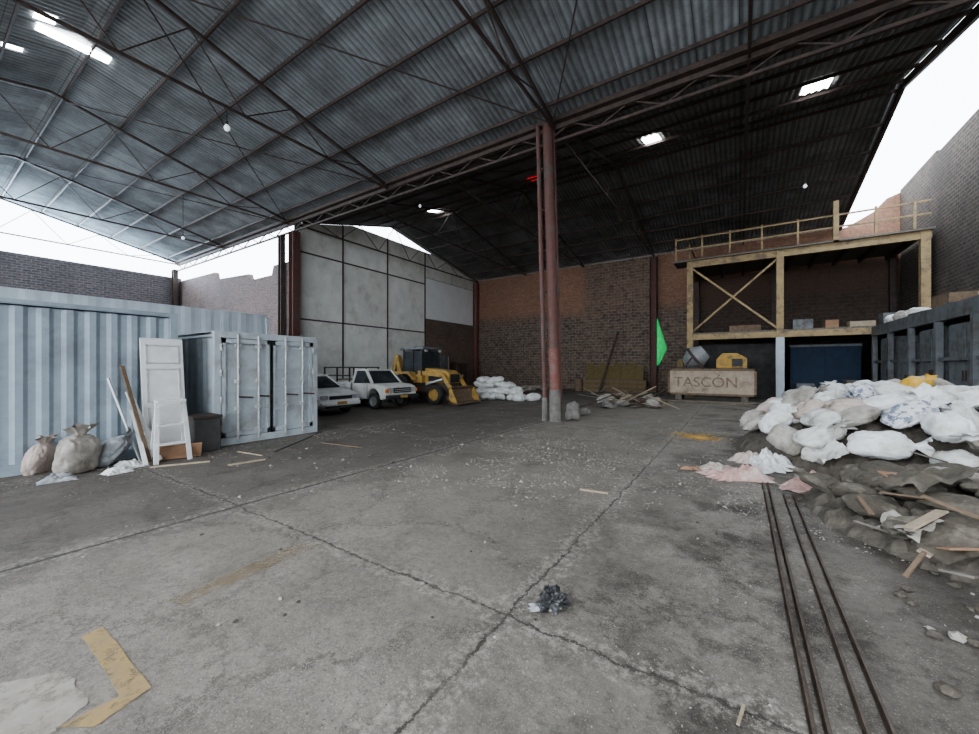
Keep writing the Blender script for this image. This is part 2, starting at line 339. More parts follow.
a = roof_hit(12, 48); skylight(a[0]-.12, a[0]+.12, a[1]-.2, a[1]+.2)
a = roof_hit(816, 87); skylight(a[0]-.36, a[0]+.36, a[1]-.5, a[1]+.5)
a = roof_hit(652, 140); skylight(a[0]-.3, a[0]+.3, a[1]-.55, a[1]+.55)
a = roof_hit(437, 211); skylight(a[0]-.3, a[0]+.3, a[1]-.55, a[1]+.55)
a = roof_hit(534, 179); skylight(a[0]-.25, a[0]+.25, a[1]-.35, a[1]+.35, 'sky_red')
# walls
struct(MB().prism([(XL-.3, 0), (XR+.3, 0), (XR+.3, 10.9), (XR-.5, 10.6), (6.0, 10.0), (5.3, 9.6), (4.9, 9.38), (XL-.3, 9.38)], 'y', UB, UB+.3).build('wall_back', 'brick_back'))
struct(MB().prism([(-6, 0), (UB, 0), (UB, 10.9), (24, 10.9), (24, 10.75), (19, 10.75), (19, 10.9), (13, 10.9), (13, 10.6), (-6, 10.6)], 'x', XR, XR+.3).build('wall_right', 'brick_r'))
struct(MB().bb(XLL-.3, XLL, -6, UG+.2, 0, 8.3).build('wall_far_left', 'brick_y'))
struct(MB().prism([(XLL, 0), (XL-.4, 0), (XL-.4, 7.4), (-21.9, 7.4), (-22.1, 6.9), (-24.5, 6.9), (-24.7, 7.3), (-29, 7.5), (-29.2, 8.0), (XLL, 8.1)], 'y', UG+.1, UG+.35).build('wall_step', 'brick_x'))
ZT = 10.45
def ztop(u): return min(zroof(u)-.1, ZT)
ua = UG+(ZT+.1-ZV)/(ZR-ZV)*(UR-UG); ub = UR+(ZR-ZT-.1)/(ZR-ZV)*(UB-UR)
prof = [(UG+.35, 0), (UB, 0), (UB, ztop(UB)), (ub, ZT), (ua, ZT), (UG+.35, ztop(UG+.35))]
wl = struct(MB().prism(prof, 'x', XL-.3, XL-.04).build('wall_left', 'dark_sheet'))
us = [11.75, 14.6, 18.1, 21.8, 25.1, 28.35]; zs = [0.05, 4.34, 8.0]
for i in range(5):
    for j in range(3):
        if i > 2 and j < 2: continue
        y0, y1 = us[i]+.04, us[i+1]-.04
        z0 = zs[j]+.04 if i < 3 else 8.55
        if j < 2: pl = [(y0, z0), (y1, z0), (y1, zs[j+1]-.04), (y0, zs[j+1]-.04)]
        else: pl = [(y0, z0), (y1, z0), (y1, ztop(y1)-.04)]+[(q, ZT-.04) for q in (ub, ua) if y0 < q < y1]+[(y0, ztop(y0)-.04)]
        MB().prism(pl, 'x', XL-.04, XL).build('wall_panel', 'panel' if (i+j) % 2 else 'panel2', wl)
MB().bb(XL-.04, XL+.02, 21.9, UB-.05, 5.4, 8.5).build('wall_panel', 'white_wall', wl)
MB().bb(XL-.04, XL+.03, 21.9, UB-.05, 0, 5.35).build('lower_masonry', 'brick_low', wl)
for y in us[:4]: MB().bb(XL-.02, XL+.05, y-.035, y+.035, 0, ztop(y)-.02).build('wall_stud', 'steel_dark', wl)
for z in (4.34, 8.0): MB().bb(XL-.02, XL+.04, us[0], us[3], z-.035, z+.035).build('wall_rail', 'steel_dark', wl)
def corr(b, p0, p1, z0, z1, per, dep, nx, ny, flat=.3):
    L = math.hypot(p1[0]-p0[0], p1[1]-p0[1]); dx, dy = (p1[0]-p0[0])/L, (p1[1]-p0[1])/L
    pts = []; t = 0
    while t < L-1e-6:
        for q, d in ((0, 0), (flat, 0), (.5, 1), (.5+flat, 1)):
            tt = t+q*per
            if tt <= L: pts.append((tt, d))
        t += per
    pts.append((L, 0)); o = len(b.v)
    for tt, d in pts:
        for z in (z0, z1): b.v.append((p0[0]+dx*tt+nx*dep*d, p0[1]+dy*tt+ny*dep*d, z))
    for i in range(len(pts)-1): b.f.append((o+2*i, o+2*i+2, o+2*i+3, o+2*i+1))
    return b
fw = struct(corr(MB(), (-16.3, -5), (-16.3, 8.3), 0, 3.84, .6, .015, 1, 0).build('wall_fence', 'fence'))
MB().bb(-20, -16.25, 8.25, 8.35, 0, 3.7).build('wall_return', 'fence', fw)
# ---------------------------------------------------------------- floor marks (parts of the floor)
def poly(name, pts, m, z=.004, jit=.005, parent=fl):
    b = MB(); ps = []
    n = len(pts)
    for i in range(n):
        p, q = pts[i], pts[(i+1) % n]
        for k in range(10):
            t = k/10; ps.append((p[0]+(q[0]-p[0])*t+random.uniform(-jit, jit), p[1]+(q[1]-p[1])*t+random.uniform(-jit, jit), z))
    b.add(ps, [tuple(range(len(ps)))])
    return b.build(name, m, parent)
poly('painted_line', [G(82, 637), G(104, 627), G(152, 688), G(120, 697)], 'yellow_paint')
poly('painted_line', [G(152, 688), G(94, 728), G(58, 728), G(120, 697)], 'yellow_paint', .005)
poly('pale_patch', [G(-30, 690), G(66, 671), G(88, 702), G(50, 735), G(-40, 760)], 'white_paint', .003, .012)
poly('faint_line', [G(165, 602), G(182, 606), G(322, 545), G(300, 543)], 'faint', .003)
def blob(c, r1, r2, z, m, name, n=48):
    ps = [(r1*math.cos(2*math.pi*i/n), r2*math.sin(2*math.pi*i/n), 0) for i in range(n)]
    return MB().add(ps+[(0, 0, .012)], [(i, (i+1) % n, n) for i in range(n)]).build(name, m, loc=(c[0], c[1], z))
tag(blob(G(698, 437), 1.5, 1.5, .004, 'powder', 'powder_spill'), 'thin spill of yellow powder on the concrete floor near the boards', 'powder', kind='stuff')
for i, (v, lab) in enumerate(((.29, 'leftmost thin rusty rail running under the sack heap'), (.35, 'second thin rusty rail from the left, beside the leftmost one'), (.5, 'third thin rusty rail from the left across the floor'), (.6, 'rightmost thin rusty rail, nearest the dark sacks'))):
    t = thing('floor_rail', lab, 'rail', (v, -2, 0), group='rusty rails on the floor')
    Lr = 9.3-(.3 if i < 2 else .8)
    MB().bb(-.016, .016, 0, Lr, 0, .006).build('rail_foot', 'rail', t)
    MB().bb(-.006, .006, 0, Lr, .006, .03).build('rail_head', 'rail', t)
# ---------------------------------------------------------------- steelwork
def truss(u0, u1, apex, label, group, n=12, th=1.0):
    t = thing('roof_truss', label, 'roof truss', (0, 0, 0), group=group)
    zb = ZV-.12
    top = [(0, u0, zroof(u0+.001)-.12), (0, apex, zroof(apex)-.12), (0, u1, zroof(u1-.001)-.12)]
    MB().bar(top[0], top[1], .08*th, .1*th).bar(top[1], top[2], .08*th, .1*th).build('top_chord', 'steel_dark', t)
    MB().bar((0, u0, zb-.1), (0, u1, zb-.1), .07*th, .08*th).build('bottom_chord', 'steel_dark', t)
    us_ = [u0+(u1-u0)*i/n for i in range(n+1)]
    for i in range(n):
        a, b = us_[i], us_[i+1]
        if i % 2 == 0: p, q = (0, a, zb-.1), (0, b, zroof(b)-.15)
        else: p, q = (0, a, zroof(a)-.15), (0, b, zb-.1)
        MB().bar(p, q, .034*th).build('web_bar', 'steel_dark', t)
    return t
tf = truss(UG, UB, UR, 'dark steel lattice truss spanning the rear bay under the roof', 'trusses of the rear bay', 12, .9)
tn = truss(-5.6, UG, 2.9, 'dark steel lattice truss spanning the front bay over the open floor', 'trusses of the front bay', 12, .9)
for i, x in enumerate((-4.92, -19.7, -14.8, -9.9, 0.2)):
    o = tf if i == 0 else copy_tree(tf); o.location = (x, 0, 0)
for i, x in enumerate((-4.92, -34.8, -27.5, -20, -12.5, 0.2)):
    o = tn if i == 0 else copy_tree(tn); o.location = (x, 0, 0)
vr = thing('verge_beam', 'dark edge beam along the roof verge beside the bright right opening', 'beam', (XE+.02, 0, 0))
for (p, q) in (((0, 2.9), (0, UG)), ((0, UG), (0, UR)), ((0, UR), (0, UB+.4))):
    MB().bar((0, p[1], zroof(p[1]+.001)-.1), (0, q[1], zroof(q[1]-.001)-.1), .1, .26).build('beam_length', 'steel_dark', vr)
def purlin(u, x0, x1, group, label):
    o = MB().bar((0, 0, 0), (x1-x0, 0, 0), .05, .1).build('roof_purlin', 'steel_dark')
    o.location = (x0, u, zroof(u)-.03); tag(o, label, 'beam', group)
for u in (12.2, 13.8, 15.4, 17.0, 18.3, 18.9, 20.5, 22.1, 23.7, 25.3, 26.9, 28.2):
    purlin(u, XL+.05, XE-.05, 'purlins of the rear bay', 'thin dark steel purlin running crosswise under the rear bay roof')
for u in (10.7, 9.2, 7.7, 6.2, 4.7, 3.2, 1.7, .2):
    purlin(u, XLL-.3, XE-.05, 'purlins of the front bay', 'thin dark steel purlin running crosswise under the front bay roof')
vg = thing('valley_girder', 'long dark lattice girder and gutter running over the centre column', 'girder', (0, UG, 0))
XG = XE-.06
MB().bb(XLL, XG, -.24, .24, ZV-.12, ZV+.03).build('gutter', 'steel_dark', vg)
MB().bar((XLL, 0, ZV-.2), (XG, 0, ZV-.2), .14, .14).build('top_chord', 'steel_dark', vg)
MB().bar((XLL, 0, ZV-.62), (XG, 0, ZV-.62), .08, .08).build('bottom_chord', 'steel_dark', vg)
n = 44
for i in range(n):
    a = XLL+(XG-XLL)*i/n; b = XLL+(XG-XLL)*(i+1)/n
    MB().bar((a, 0, ZV-.62 if i % 2 else ZV-.2), (b, 0, ZV-.2 if i % 2 else ZV-.62), .04).build('web_bar', 'steel_dark', vg)
for (p, q, l) in (((-20, 11.2), (-12.5, 3.2), 'thin diagonal tie rod under the front roof above the grey container'), ((-12.5, 11.2), (-20, 3.2), 'thin diagonal tie rod crossing the first one over the grey container'),
                  ((-4.9, 11.2), (-12.3, 3.2), 'thin diagonal tie rod rising left from the centre column head'), ((-4.9, 11.2), (.2, 3.2), 'thin diagonal tie rod rising right from the centre column head'),
                  ((-4.9, 12), (.2, 18.4), 'thin diagonal tie rod in the rear bay right of the centre column'), ((-9.9, 12), (-4.9, 18.4), 'thin diagonal tie rod in the rear bay left of the centre column'),
                  ((-20.2, 11.2), (-27.3, 3.2), 'thin diagonal tie rod under the front roof left of the grey container')):
    o = MB().cyl((p[0], p[1], zroof(p[1])-.2), (q[0], q[1], zroof(q[1])-.2), .022, n=6).build('tie_rod', 'steel_dark'); tag(o, l, 'tie rod')
# centre column
cx, cy = -4.92, 11.4
t = thing('steel_column', 'tall paired rusty red steel column standing in the middle of the floor', 'column', (cx, cy, 0))
Z9 = ZV-.13
lx, ly = W(-.24, 0)
MB().cyl((0, 0, .8), (lx, ly, Z9), .165, n=20).build('column_pipe', 'steel_red', t)
MB().bar((.18*CS, .18*SN, .8), (lx+.18*CS, ly+.18*SN, Z9), .1, .05).build('side_flange', 'steel_red', t)
a = W(-.33, -.02)
MB().cyl((0, 0, 1.0), (lx*.2, ly*.2, 2.3), .172, n=20).build('brighter_red_band', 'steel_red_bright', t)
MB().cyl((a[0], a[1], .75), (a[0]+lx*.9, a[1]+ly*.9, Z9), .07, n=12).build('slender_pipe', 'steel_red', t)
MB().cyl((0, 0, 0), (0, 0, 1.0), .2, .18, n=20).build('concrete_base', 'concrete', t)
MB().cyl((a[0], a[1], 0), (a[0], a[1], .75), .09, n=14).build('pipe_base', 'concrete', t)
for k in range(5):
    z = 2.8+k*1.3; w0 = z/Z9
    MB().bar((a[0]+lx*w0*.9, a[1]+ly*w0*.9, z), (lx*w0, ly*w0, z), .04, .04).build('batten', 'steel_red', t)
def rock(name, loc, r, m, label, seed, cat='rubble', flat=.7, group=None, sub=3):
    bm = bmesh.new(); bmesh.ops.create_icosphere(bm, subdivisions=sub, radius=1)
    for v in bm.verts:
        d = 1+.4*noise.noise(v.co*1.3+Vector((seed, 0, 0)))+.15*noise.noise(v.co*4+Vector((seed, 3, 0)))
        v.co = Vector((v.co.x*r*d, v.co.y*r*d, max(-.6, v.co.z)*r*flat*d))
    mn = min(v.co.z for v in bm.verts)
    for v in bm.verts: v.co.z -= mn
    me = bpy.data.meshes.new(name); bm.to_mesh(me); bm.free(); me.materials.append(M[m])
    o = bpy.data.objects.new(name, me); C.objects.link(o); o.location = loc; tag(o, label, cat, group); return o
g = G(573, 420); rock('concrete_lump', (g[0], g[1], 0), .25, 'concrete', 'pale broken concrete lump leaning at foot of the centre column', 3, 'concrete lump', 1.4)
g = G(585, 415); rock('concrete_lump', (g[0], g[1], 0), .15, 'concrete', 'smaller dark concrete lump just right of the column base', 5, 'concrete lump', 1)
def column(x, y, z, w, m, label):
    t = thing('steel_column', label, 'column', (x, y, 0))
    MB().bb(-w/2, w/2, -w*.08, w*.08, .02, z).build('web', m, t)
    MB().bb(-w/2-.02, -w/2+.02, -w/2, w/2, .02, z).build('flange', m, t); MB().bb(w/2-.02, w/2+.02, -w/2, w/2, .02, z).build('flange', m, t)
    MB().bb(-w*.8, w*.8, -w*.8, w*.8, 0, .03).build('base_plate', m, t)
ZC = ZV-.67
column(XL+.35, UG, ZC, .4, 'steel_red', 'dark red steel column at the near end of the cream panelled wall')
column(XL-.7, UG-.1, ZC, .25, 'steel_dark', 'slimmer dark steel column close left of the red wall column')
column(XL+.3, UB-.3, 9.2, .35, 'steel_red_bright', 'red steel column in the rear corner beside the white wall')
column(-4.92, UB-.3, 9.2, .4, 'steel_red', 'dark red steel column against the rear brick wall left of the platform')
column(XLL+.3, UG-.3, ZC, .3, 'steel_dark', 'dark column dividing the two bright openings at far left')
def bulb(px, py, Y, label, s=.6):
    x, u, z = D(px, py, Y)
    t = thing('hanging_bulb', label, 'lamp', (x, u, z))
    top = zroof(u)-z
    MB().cyl((0, 0, .1), (0, 0, top), .01, n=6).build('cord', 'black', t)
    MB().lathe([(0, .2*s), (.05*s, .2*s), (.06*s, .1*s), (.05*s, .05*s)], 12).build('socket', 'black', t)
    MB().lathe([(.045*s, .06*s), (.1*s, -.02*s), (.12*s, -.1*s), (.08*s, -.19*s), (0, -.22*s)], 14).build('bulb', 'bulb', t, smooth=True)
bulb(227, 126, 13.5, 'round bulb hanging from the roof above the grey container', .8)
bulb(420, 205, 20, 'small bulb hanging near the bright roof panel left of centre')
bulb(183, 237, 19, 'small bulb hanging in front of the left opening')
bulb(805, 185, 16, 'small bulb hanging above the raised steel platform')
# ---------------------------------------------------------------- containers
ca = thing('shipping_container', 'long blue grey ribbed shipping container at the left edge', 'container', (-9.6, -3.0, 0))
L = 6.12; HC = 2.8; DW = 2.44
corr(MB(), (-.05, .1), (-.05, L-.1), .16, HC-.1, .28, .036, -1, 0).build('side_panel', 'cont', ca)
corr(MB(), (-DW+.05, .1), (-DW+.05, L-.1), .16, HC-.1, .28, .036, 1, 0).build('side_panel', 'cont', ca)
corr(MB(), (-.1, L-.03), (-DW+.1, L-.03), .16, HC-.1, .28, .03, 0, -1).build('end_panel', 'cont', ca)
corr(MB(), (-.1, .03), (-DW+.1, .03), .16, HC-.1, .28, .03, 0, 1).build('end_panel', 'cont', ca)
MB().bb(-DW, 0, 0, L, HC-.06, HC-.02).build('roof_panel', 'cont', ca)
for x in (-.05, -DW+.05):
    MB().bb(x-.04, x+.04, 0, L, HC-.08, HC).build('top_rail', 'cont', ca); MB().bb(x-.04, x+.04, 0, L, 0, .17).build('bottom_rail', 'cont', ca)
    for y in (.06, L-.06): MB().bb(x-.06, x+.06, y-.06, y+.06, 0, HC).build('corner_post', 'cont', ca)
cb = thing('shipping_container', 'grey cargo container with double doors standing beside the cars', 'container', (-9.45, 3.72, 0))
HC = 2.5; LW = 2.38; LX = 6.05
corr(MB(), (-.1, .03), (-LX, .03), .16, HC-.1, .28, .035, 0, 1).build('side_panel', 'cont2', cb)
corr(MB(), (-.1, LW-.03), (-LX, LW-.03), .16, HC-.1, .28, .035, 0, -1).build('side_panel', 'cont2', cb)
MB().bb(-LX, 0, 0, LW, HC-.06, HC-.02).build('roof_panel', 'cont2', cb)
MB().bb(-LX-.02, -LX+.04, 0, LW, .1, HC-.05).build('end_panel', 'cont2', cb)
for y in (.05, LW-.05):
    MB().bb(-LX, 0, y-.05, y+.05, HC-.12, HC).build('top_rail', 'cont2', cb); MB().bb(-LX, 0, y-.05, y+.05, 0, .17).build('bottom_rail', 'cont2', cb)
    for x in (-.06, -LX+.06): MB().bb(x-.07, x+.07, y-.06, y+.06, 0, HC).build('corner_post', 'cont2', cb)
MB().bb(-.1, .02, .1, LW-.1, HC-.14, HC).build('header', 'cont2', cb); MB().bb(-.1, .02, .1, LW-.1, 0, .16).build('sill', 'cont2', cb)
for k, (y0, y1) in enumerate(((.13, LW/2-.015), (LW/2+.015, LW-.13))):
    d = MB().bb(-.08, -.05, y0, y1, .17, HC-.15).build('door', 'cont2', cb)
    fr = MB()
    for yy in (y0+.04, y1-.04): fr.bb(-.05, .01, yy-.04, yy+.04, .17, HC-.15)
    for zz in (.22, HC-.2): fr.bb(-.05, .01, y0, y1, zz-.05, zz+.05)
    fr.build('door_frame', 'cont2', d)
    for zz in (.7, 1.2, 1.7): MB().bb(-.05, -.02, y0+.08, y1-.08, zz-.04, zz+.04).build('door_rib', 'cont2', d)
    MB().bb(-.02, .015, (y1-.025 if k == 0 else y0), (y1 if k == 0 else y0+.025), .17, HC-.15).build('door_gasket', 'black', d)
    for q in (.3, .72):
        yy = y0+(y1-y0)*q
        MB().cyl((.045, yy, .08), (.045, yy, HC-.06), .024, n=10).build('lock_rod', 'cont_rod', d)
        for zz in (.25, .8, 1.4, 2.2): MB().bb(-.02, .065, yy-.055, yy+.055, zz-.035, zz+.035).build('rod_bracket', 'cont_rod', d)
        MB().bar((.075, yy, 1.05), (.075, yy+.3, 1.02), .02, .04).build('handle', 'steel_dark', d)
    for zz in (.4, 1.0, 1.6, 2.15):
        yy = y0-.02 if k == 0 else y1+.02
        MB().cyl((.02, yy, zz-.07), (.02, yy, zz+.07), .024, n=8).build('hinge', 'cont_rod', d)
t = thing('metal_bin', 'dark grey metal bin standing between the two containers', 'bin', (-9.3, 3.44, 0))
MB().bb(-.3, .25, -.24, .24, 0, .68).build('body', 'dark_sheet', t, bevel=.02); MB().bb(-.32, .27, -.26, .26, .68, .73).build('rim', 'steel_dark', t)
lean = math.radians(7)
t = thing('door_panel', 'off-white panelled door leaning against the long blue container', 'door', (-9.3, 2.86, 0), rot=(0, -lean, 0))
MB().bb(-.04, 0, -.34, .33, .02, 2.3).build('leaf', 'door_w', t, bevel=.01)
for (y0, y1, z0, z1) in ((-.27, .26, 1.8, 2.17), (-.27, .26, 1.05, 1.7), (-.27, .26, .15, .95)):
    m_ = MB()
    for (a0, a1, b0, b1) in ((y0, y1, z0, z0+.025), (y0, y1, z1-.025, z1), (y0, y0+.025, z0, z1), (y1-.025, y1, z0, z1)): m_.bb(0, .015, a0, a1, b0, b1)
    m_.build('moulding', 'alu', t)
MB().cyl((0, .28, 1.0), (.06, .28, 1.0), .025, n=10).build('knob', 'alu', t)
def ladder(loc, rot, w, h, n, m, label):
    t = thing('step_ladder', label, 'ladder', loc, rot=rot)
    for s in (-1, 1):
        MB().bar((0, s*w/2, 0), (-.14, s*w*.38, h), .035, .07).build('side_rail', m, t)
        MB().bar((-.3, s*w/2, 0), (-.16, s*w*.38, h), .03, .04).build('rear_leg', m, t)
    for i in range(n):
        z = h*(i+1)/(n+.3); q = z/h; MB().box(-.14*q, 0, z, .1, w-.12*q*w*2, .03).build('step', m, t)
    MB().box(-.15, 0, h, .18, w*.85, .04).build('top_cap', m, t)
    return t
gx, gy = G(174, 462)
ladder((gx-.02, gy, 0), (0, 0, 0), .5, 1.1, 3, 'door_w', 'white step ladder standing in front of the leaning door')
def plank(a, b, w, h, m, label, group=None, name='wood_plank', cat='plank'):
    mid = (Vector(a)+Vector(b))/2
    o = MB().bar(Vector(a)-mid, Vector(b)-mid, w, h).build(name, m); o.location = mid; return tag(o, label, cat, group)
def lean_plank(px, py, px2, py2, w, m, label):
    a = G(px, py); b = AV(px2, py2, -9.5)
    return plank((a[0], a[1], .03), b, w, .03, m, label)
lean_plank(150, 464, 122, 366, .06, 'wood', 'brown plank leaning on the blue container, foot by the ladder')
lean_plank(160, 462, 128, 392, .09, 'door_w', 'white board leaning on the blue container left of the ladder')
lean_plank(140, 462, 108, 378, .03, 'alu', 'thin grey rod leaning leftmost on the blue container')
lean_plank(146, 467, 132, 410, .06, 'door_w', 'short white strip leaning beside the ladder')
g = G(181, 459); t = thing('cardboard_box', 'flattened orange brown cardboard box slumped at the ladder foot', 'box', (g[0], g[1], 0), rot=(0, 0, math.radians(72)))
MB().box(0, 0, .14, .62, .03, .32, Matrix.Rotation(.5, 3, 'X')).build('panel', 'card', t); MB().box(0, .2, .03, .5, .35, .03).build('flap', 'card', t)
# ---------------------------------------------------------------- sacks
DIM = [(.78, .54, .36), (.7, .55, .42), (.86, .5, .32), (.66, .52, .45)]
def sack_data(seed, L=.75, Wd=.48, Hh=.26, nu=60, nv=34, amp=.042):
    vs = []; fs = []
    def sp(a, e): return math.copysign(abs(a)**e, a)
    for j in range(nv+1):
        ph = -math.pi/2+math.pi*j/nv
        for i in range(nu):
            th = 2*math.pi*i/nu
            x = sp(math.cos(ph), .75)*sp(math.cos(th), .6); y = sp(math.cos(ph), .75)*sp(math.sin(th), .6); z = sp(math.sin(ph), .9)
            z *= (1-.45*abs(x)**4)*(1-.2*abs(y)**4)
            p = Vector((x*L/2, y*Wd/2, z*Hh/2))
            q = p*4.0+Vector((seed*3.7, seed, 0))
            d = amp*1.1*noise.noise(q)+amp*.3*noise.noise(q*4.5)
            for sc in (1.4, 2.8):
                cr = max(0, 1-abs(noise.noise(Vector((q.x*sc, q.y*sc*1.7, q.z*sc+seed))))*6)
                d -= .034*cr/sc
            p += Vector((x, y, z*1.5)).normalized()*d
            if p.z < -Hh*.34: p.z = -Hh*.34+(p.z+Hh*.34)*.3
            vs.append(p)
    for j in range(nv):
        for i in range(nu): fs.append((j*nu+i, j*nu+(i+1) % nu, (j+1)*nu+(i+1) % nu, (j+1)*nu+i))
    return vs, fs
protos = {}
def sack_proto(m, k):
    key = (m, k)
    if key in protos: return protos[key]
    vs, fs = sack_data(k*7+1+len(protos)*1.7, *DIM[k % 4])
    me = bpy.data.meshes.new('sack'); me.from_pydata([tuple(v) for v in vs], [], fs); me.materials.append(M[m])
    for p in me.polygons: p.use_smooth = True
    b = MB(); n = 20; Lx = DIM[k % 4][0]/2
    for j, (xx, rr) in enumerate(((-.08, .08), (-.01, .035), (.05, .06), (.15, .12))):
        for i in range(n):
            t = 2*math.pi*i/n; w = rr*(1+.45*math.sin(6*t+k)*(j/3))
            b.v.append((Lx+xx+.035*math.sin(3*t+k)*(j/3), w*math.cos(t)*1.4, w*math.sin(t)*.5+.01))
    for j in range(3):
        for i in range(n): b.f.append((j*n+i, j*n+(i+1) % n, (j+1)*n+(i+1) % n, (j+1)*n+i))
    mn = bpy.data.meshes.new('gathered_mouth'); mn.from_pydata(b.v, [], b.f); mn.materials.append(M[m])
    for p in mn.polygons: p.use_smooth = True
    protos[key] = (me, mn); return protos[key]
def sack(loc, rot, m, k, label, group=None, s=1.0, neck=True, name='sack', cat='sack', flat=1.0):
    me, mn = sack_proto(m, k)
    o = bpy.data.objects.new(name, me); C.objects.link(o); o.location = loc; o.rotation_euler = rot; o.scale = (s, s, s*flat)
    tag(o, label, cat, group)
    if neck:
        c = bpy.data.objects.new('gathered_mouth', mn); C.objects.link(c); c.parent = o
    return o
rnd = random.Random(33)
hc = W(7.45, 7.0)
lc = W(5.45, 3.85)
def mound(x, y):
    r = math.hypot(x-hc[0], y-hc[1])/2.5
    h = 1.12*max(0, 1-r**2.2)**.75 if r < 1 else 0
    r2 = math.hypot(x-lc[0], y-lc[1])/1.8
    h2 = .42*max(0, 1-r2**2)**.8 if r2 < 1 else 0
    return max(h, h2)
b = MB(); n = 90; x0, x1, y0, y1 = -1, 4.85, 2.2, 13
for j in range(n+1):
    for i in range(n+1):
        x = x0+(x1-x0)*i/n; y = y0+(y1-y0)*j/n; h = mound(x, y)
        b.v.append((x, y, -.03+h*.92+(.09*noise.noise(Vector((x*4, y*4, 0)))+.05*noise.noise(Vector((x*11, y*11, 0)))+.03 if h > .01 else 0)))
for j in range(n):
    for i in range(n):
        a = j*(n+1)+i
        if max(b.v[k][2] for k in (a, a+1, a+n+2, a+n+1)) > 0: b.f.append((a, a+1, a+n+2, a+n+1))
tag(b.build('rubble_heap', 'rubble', smooth=False), 'brown rubble and debris heap underneath the sacks at right', 'rubble', kind='stuff')
pts = []
for tries in range(9000):
    x = rnd.uniform(hc[0]-2.7, min(4.5, hc[0]+2.7)); y = rnd.uniform(hc[1]-2.7, hc[1]+1.7)
    if math.hypot(x-hc[0], y-hc[1]) > 2.3: continue
    if all(math.hypot(x-p[0], y-p[1]) > .395 for p in pts): pts.append((x, y))
INFO = {'sack_w': ('soiled white woven sack in the big heap at right', 'soiled white sacks of the big heap'), 'sack_c': ('clean bright white sack in the big heap at right', 'bright white sacks of the big heap'), 'sack_d': ('dusty grey-beige filled sack in the big heap at right', 'dusty sacks of the big heap'),
        'sack_p': ('pinkish filled woven sack in the big heap at right', 'pinkish sacks of the big heap'), 'sack_n': ('white sack with smudged blue print in the big heap at right', 'printed sacks of the big heap')}
for i, (x, y) in enumerate(pts):
    z = mound(x, y); e = .08
    gx, gy = (mound(x+e, y)-mound(x-e, y))/(2*e), (mound(x, y+e)-mound(x, y-e))/(2*e)
    nrm = Vector((-gx*.6, -gy*.6, 1)).normalized()
    q = nrm.to_track_quat('Z', 'Y') @ Euler((rnd.uniform(-.4, .4), rnd.uniform(-.4, .4), rnd.uniform(0, 6.28))).to_quaternion()
    t_ = rnd.random()
    m = 'sack_w' if t_ < .4 else ('sack_c' if t_ < .56 else ('sack_d' if t_ < .84 else ('sack_p' if t_ < .9 else 'sack_n')))
    sack((x, y, z+.11+rnd.uniform(-.03, .13)), q.to_euler(), m, rnd.randrange(4), INFO[m][0], INFO[m][1], rnd.uniform(.72, .96), rnd.random() < .8)
def onheap(px, py):
    Y = 1.5
    while Y < 12:
        x, u, z = D(px, py, Y)
        if z <= mound(x, u)+.2: return x, u, z
        Y += .03
    return x, u, z
p = onheap(914, 392); sack((p[0], p[1], p[2]+.12), (.3, -.5, .4), 'sack_y', 1, 'yellow plastic sack on top of the heap, near its crest', None, .6)
def drape(px, py, sx, sy, rz, m, label, off=.2, seed=0, cat='plastic sheet', name='plastic_sheet', k=1.0):
    p = onheap(px, py); b = MB(); n = 44; c_, s_ = math.cos(rz), math.sin(rz)
    for j in range(n+1):
        for i in range(n+1):
            x = i/n-.5; y = j/n-.5
            ed = 1+.5*noise.noise(Vector((math.atan2(y, x)*1.3, seed, 3)))
            wx_, wy_ = (x*sx*ed)*c_-(y*sy*ed)*s_, (x*sx*ed)*s_+(y*sy*ed)*c_
            zz = mound(p[0]+wx_, p[1]+wy_)-mound(p[0], p[1])+k*(.15*noise.noise(Vector((wx_*3+seed, wy_*3, 0)))+.07*noise.noise(Vector((wx_*7, wy_*7, seed)))+.03*noise.noise(Vector((wx_*18, wy_*18, seed))))
            b.v.append((wx_, wy_, max(zz, -mound(p[0], p[1])-off+.012)))
    for j in range(n):
        for i in range(n): a = j*(n+1)+i; b.f.append((a, a+1, a+n+2, a+n+1))
    o = b.build(name, m, smooth=True); o.location = (p[0], p[1], mound(p[0], p[1])+off); tag(o, label, cat)
drape(948, 404, .8, .6, .4, 'sack_c', 'large torn white plastic sheet draped over right side of the heap', .34, 1)
drape(825, 458, .5, .35, 2.0, 'sack_w', 'hanging empty white bag at the left front of the heap', .24, 3)
drape(930, 476, .9, .4, .8, 'sack_b', 'dark brown sacking spread on the front of the heap', .2, 4, 'sacking', 'sacking_sheet', .7)
drape(960, 520, .7, .5, .3, 'sack_b', 'brown sacking over debris close to the photo edge', .12, 8, 'sacking', 'sacking_sheet', .6)
drape(905, 520, .4, .28, 2.3, 'sack_d', 'dusty beige cloth crumpled among the dark sacks', .14, 9, 'cloth', 'cloth_rag', .7)
pts2 = []
for tries in range(4000):
    x = rnd.uniform(lc[0]-1.8, lc[0]+1.8); y = rnd.uniform(lc[1]-1.8, lc[1]+1.8)
    if math.hypot(x-lc[0], y-lc[1]) > 1.6 or math.hypot(x-hc[0], y-hc[1]) < 2.25 or x < .95: continue
    if all(math.hypot(x-p[0], y-p[1]) > .33 for p in pts2): pts2.append((x, y))
for i, (x, y) in enumerate(pts2):
    db = rnd.random() < .8
    sack((x, y, mound(x, y)+.06), (rnd.uniform(-.3, .3), rnd.uniform(-.3, .3), rnd.uniform(0, 6)), 'sack_b' if db else 'sack_d', rnd.randrange(4), 'flattened dark brown sack among debris in front of the white heap' if db else 'flattened dusty beige sack among the dark sacks in front', 'dark sacks in front of the heap' if db else 'beige sacks in front of the heap', rnd.uniform(.55, .8), rnd.random() < .5, flat=.7)
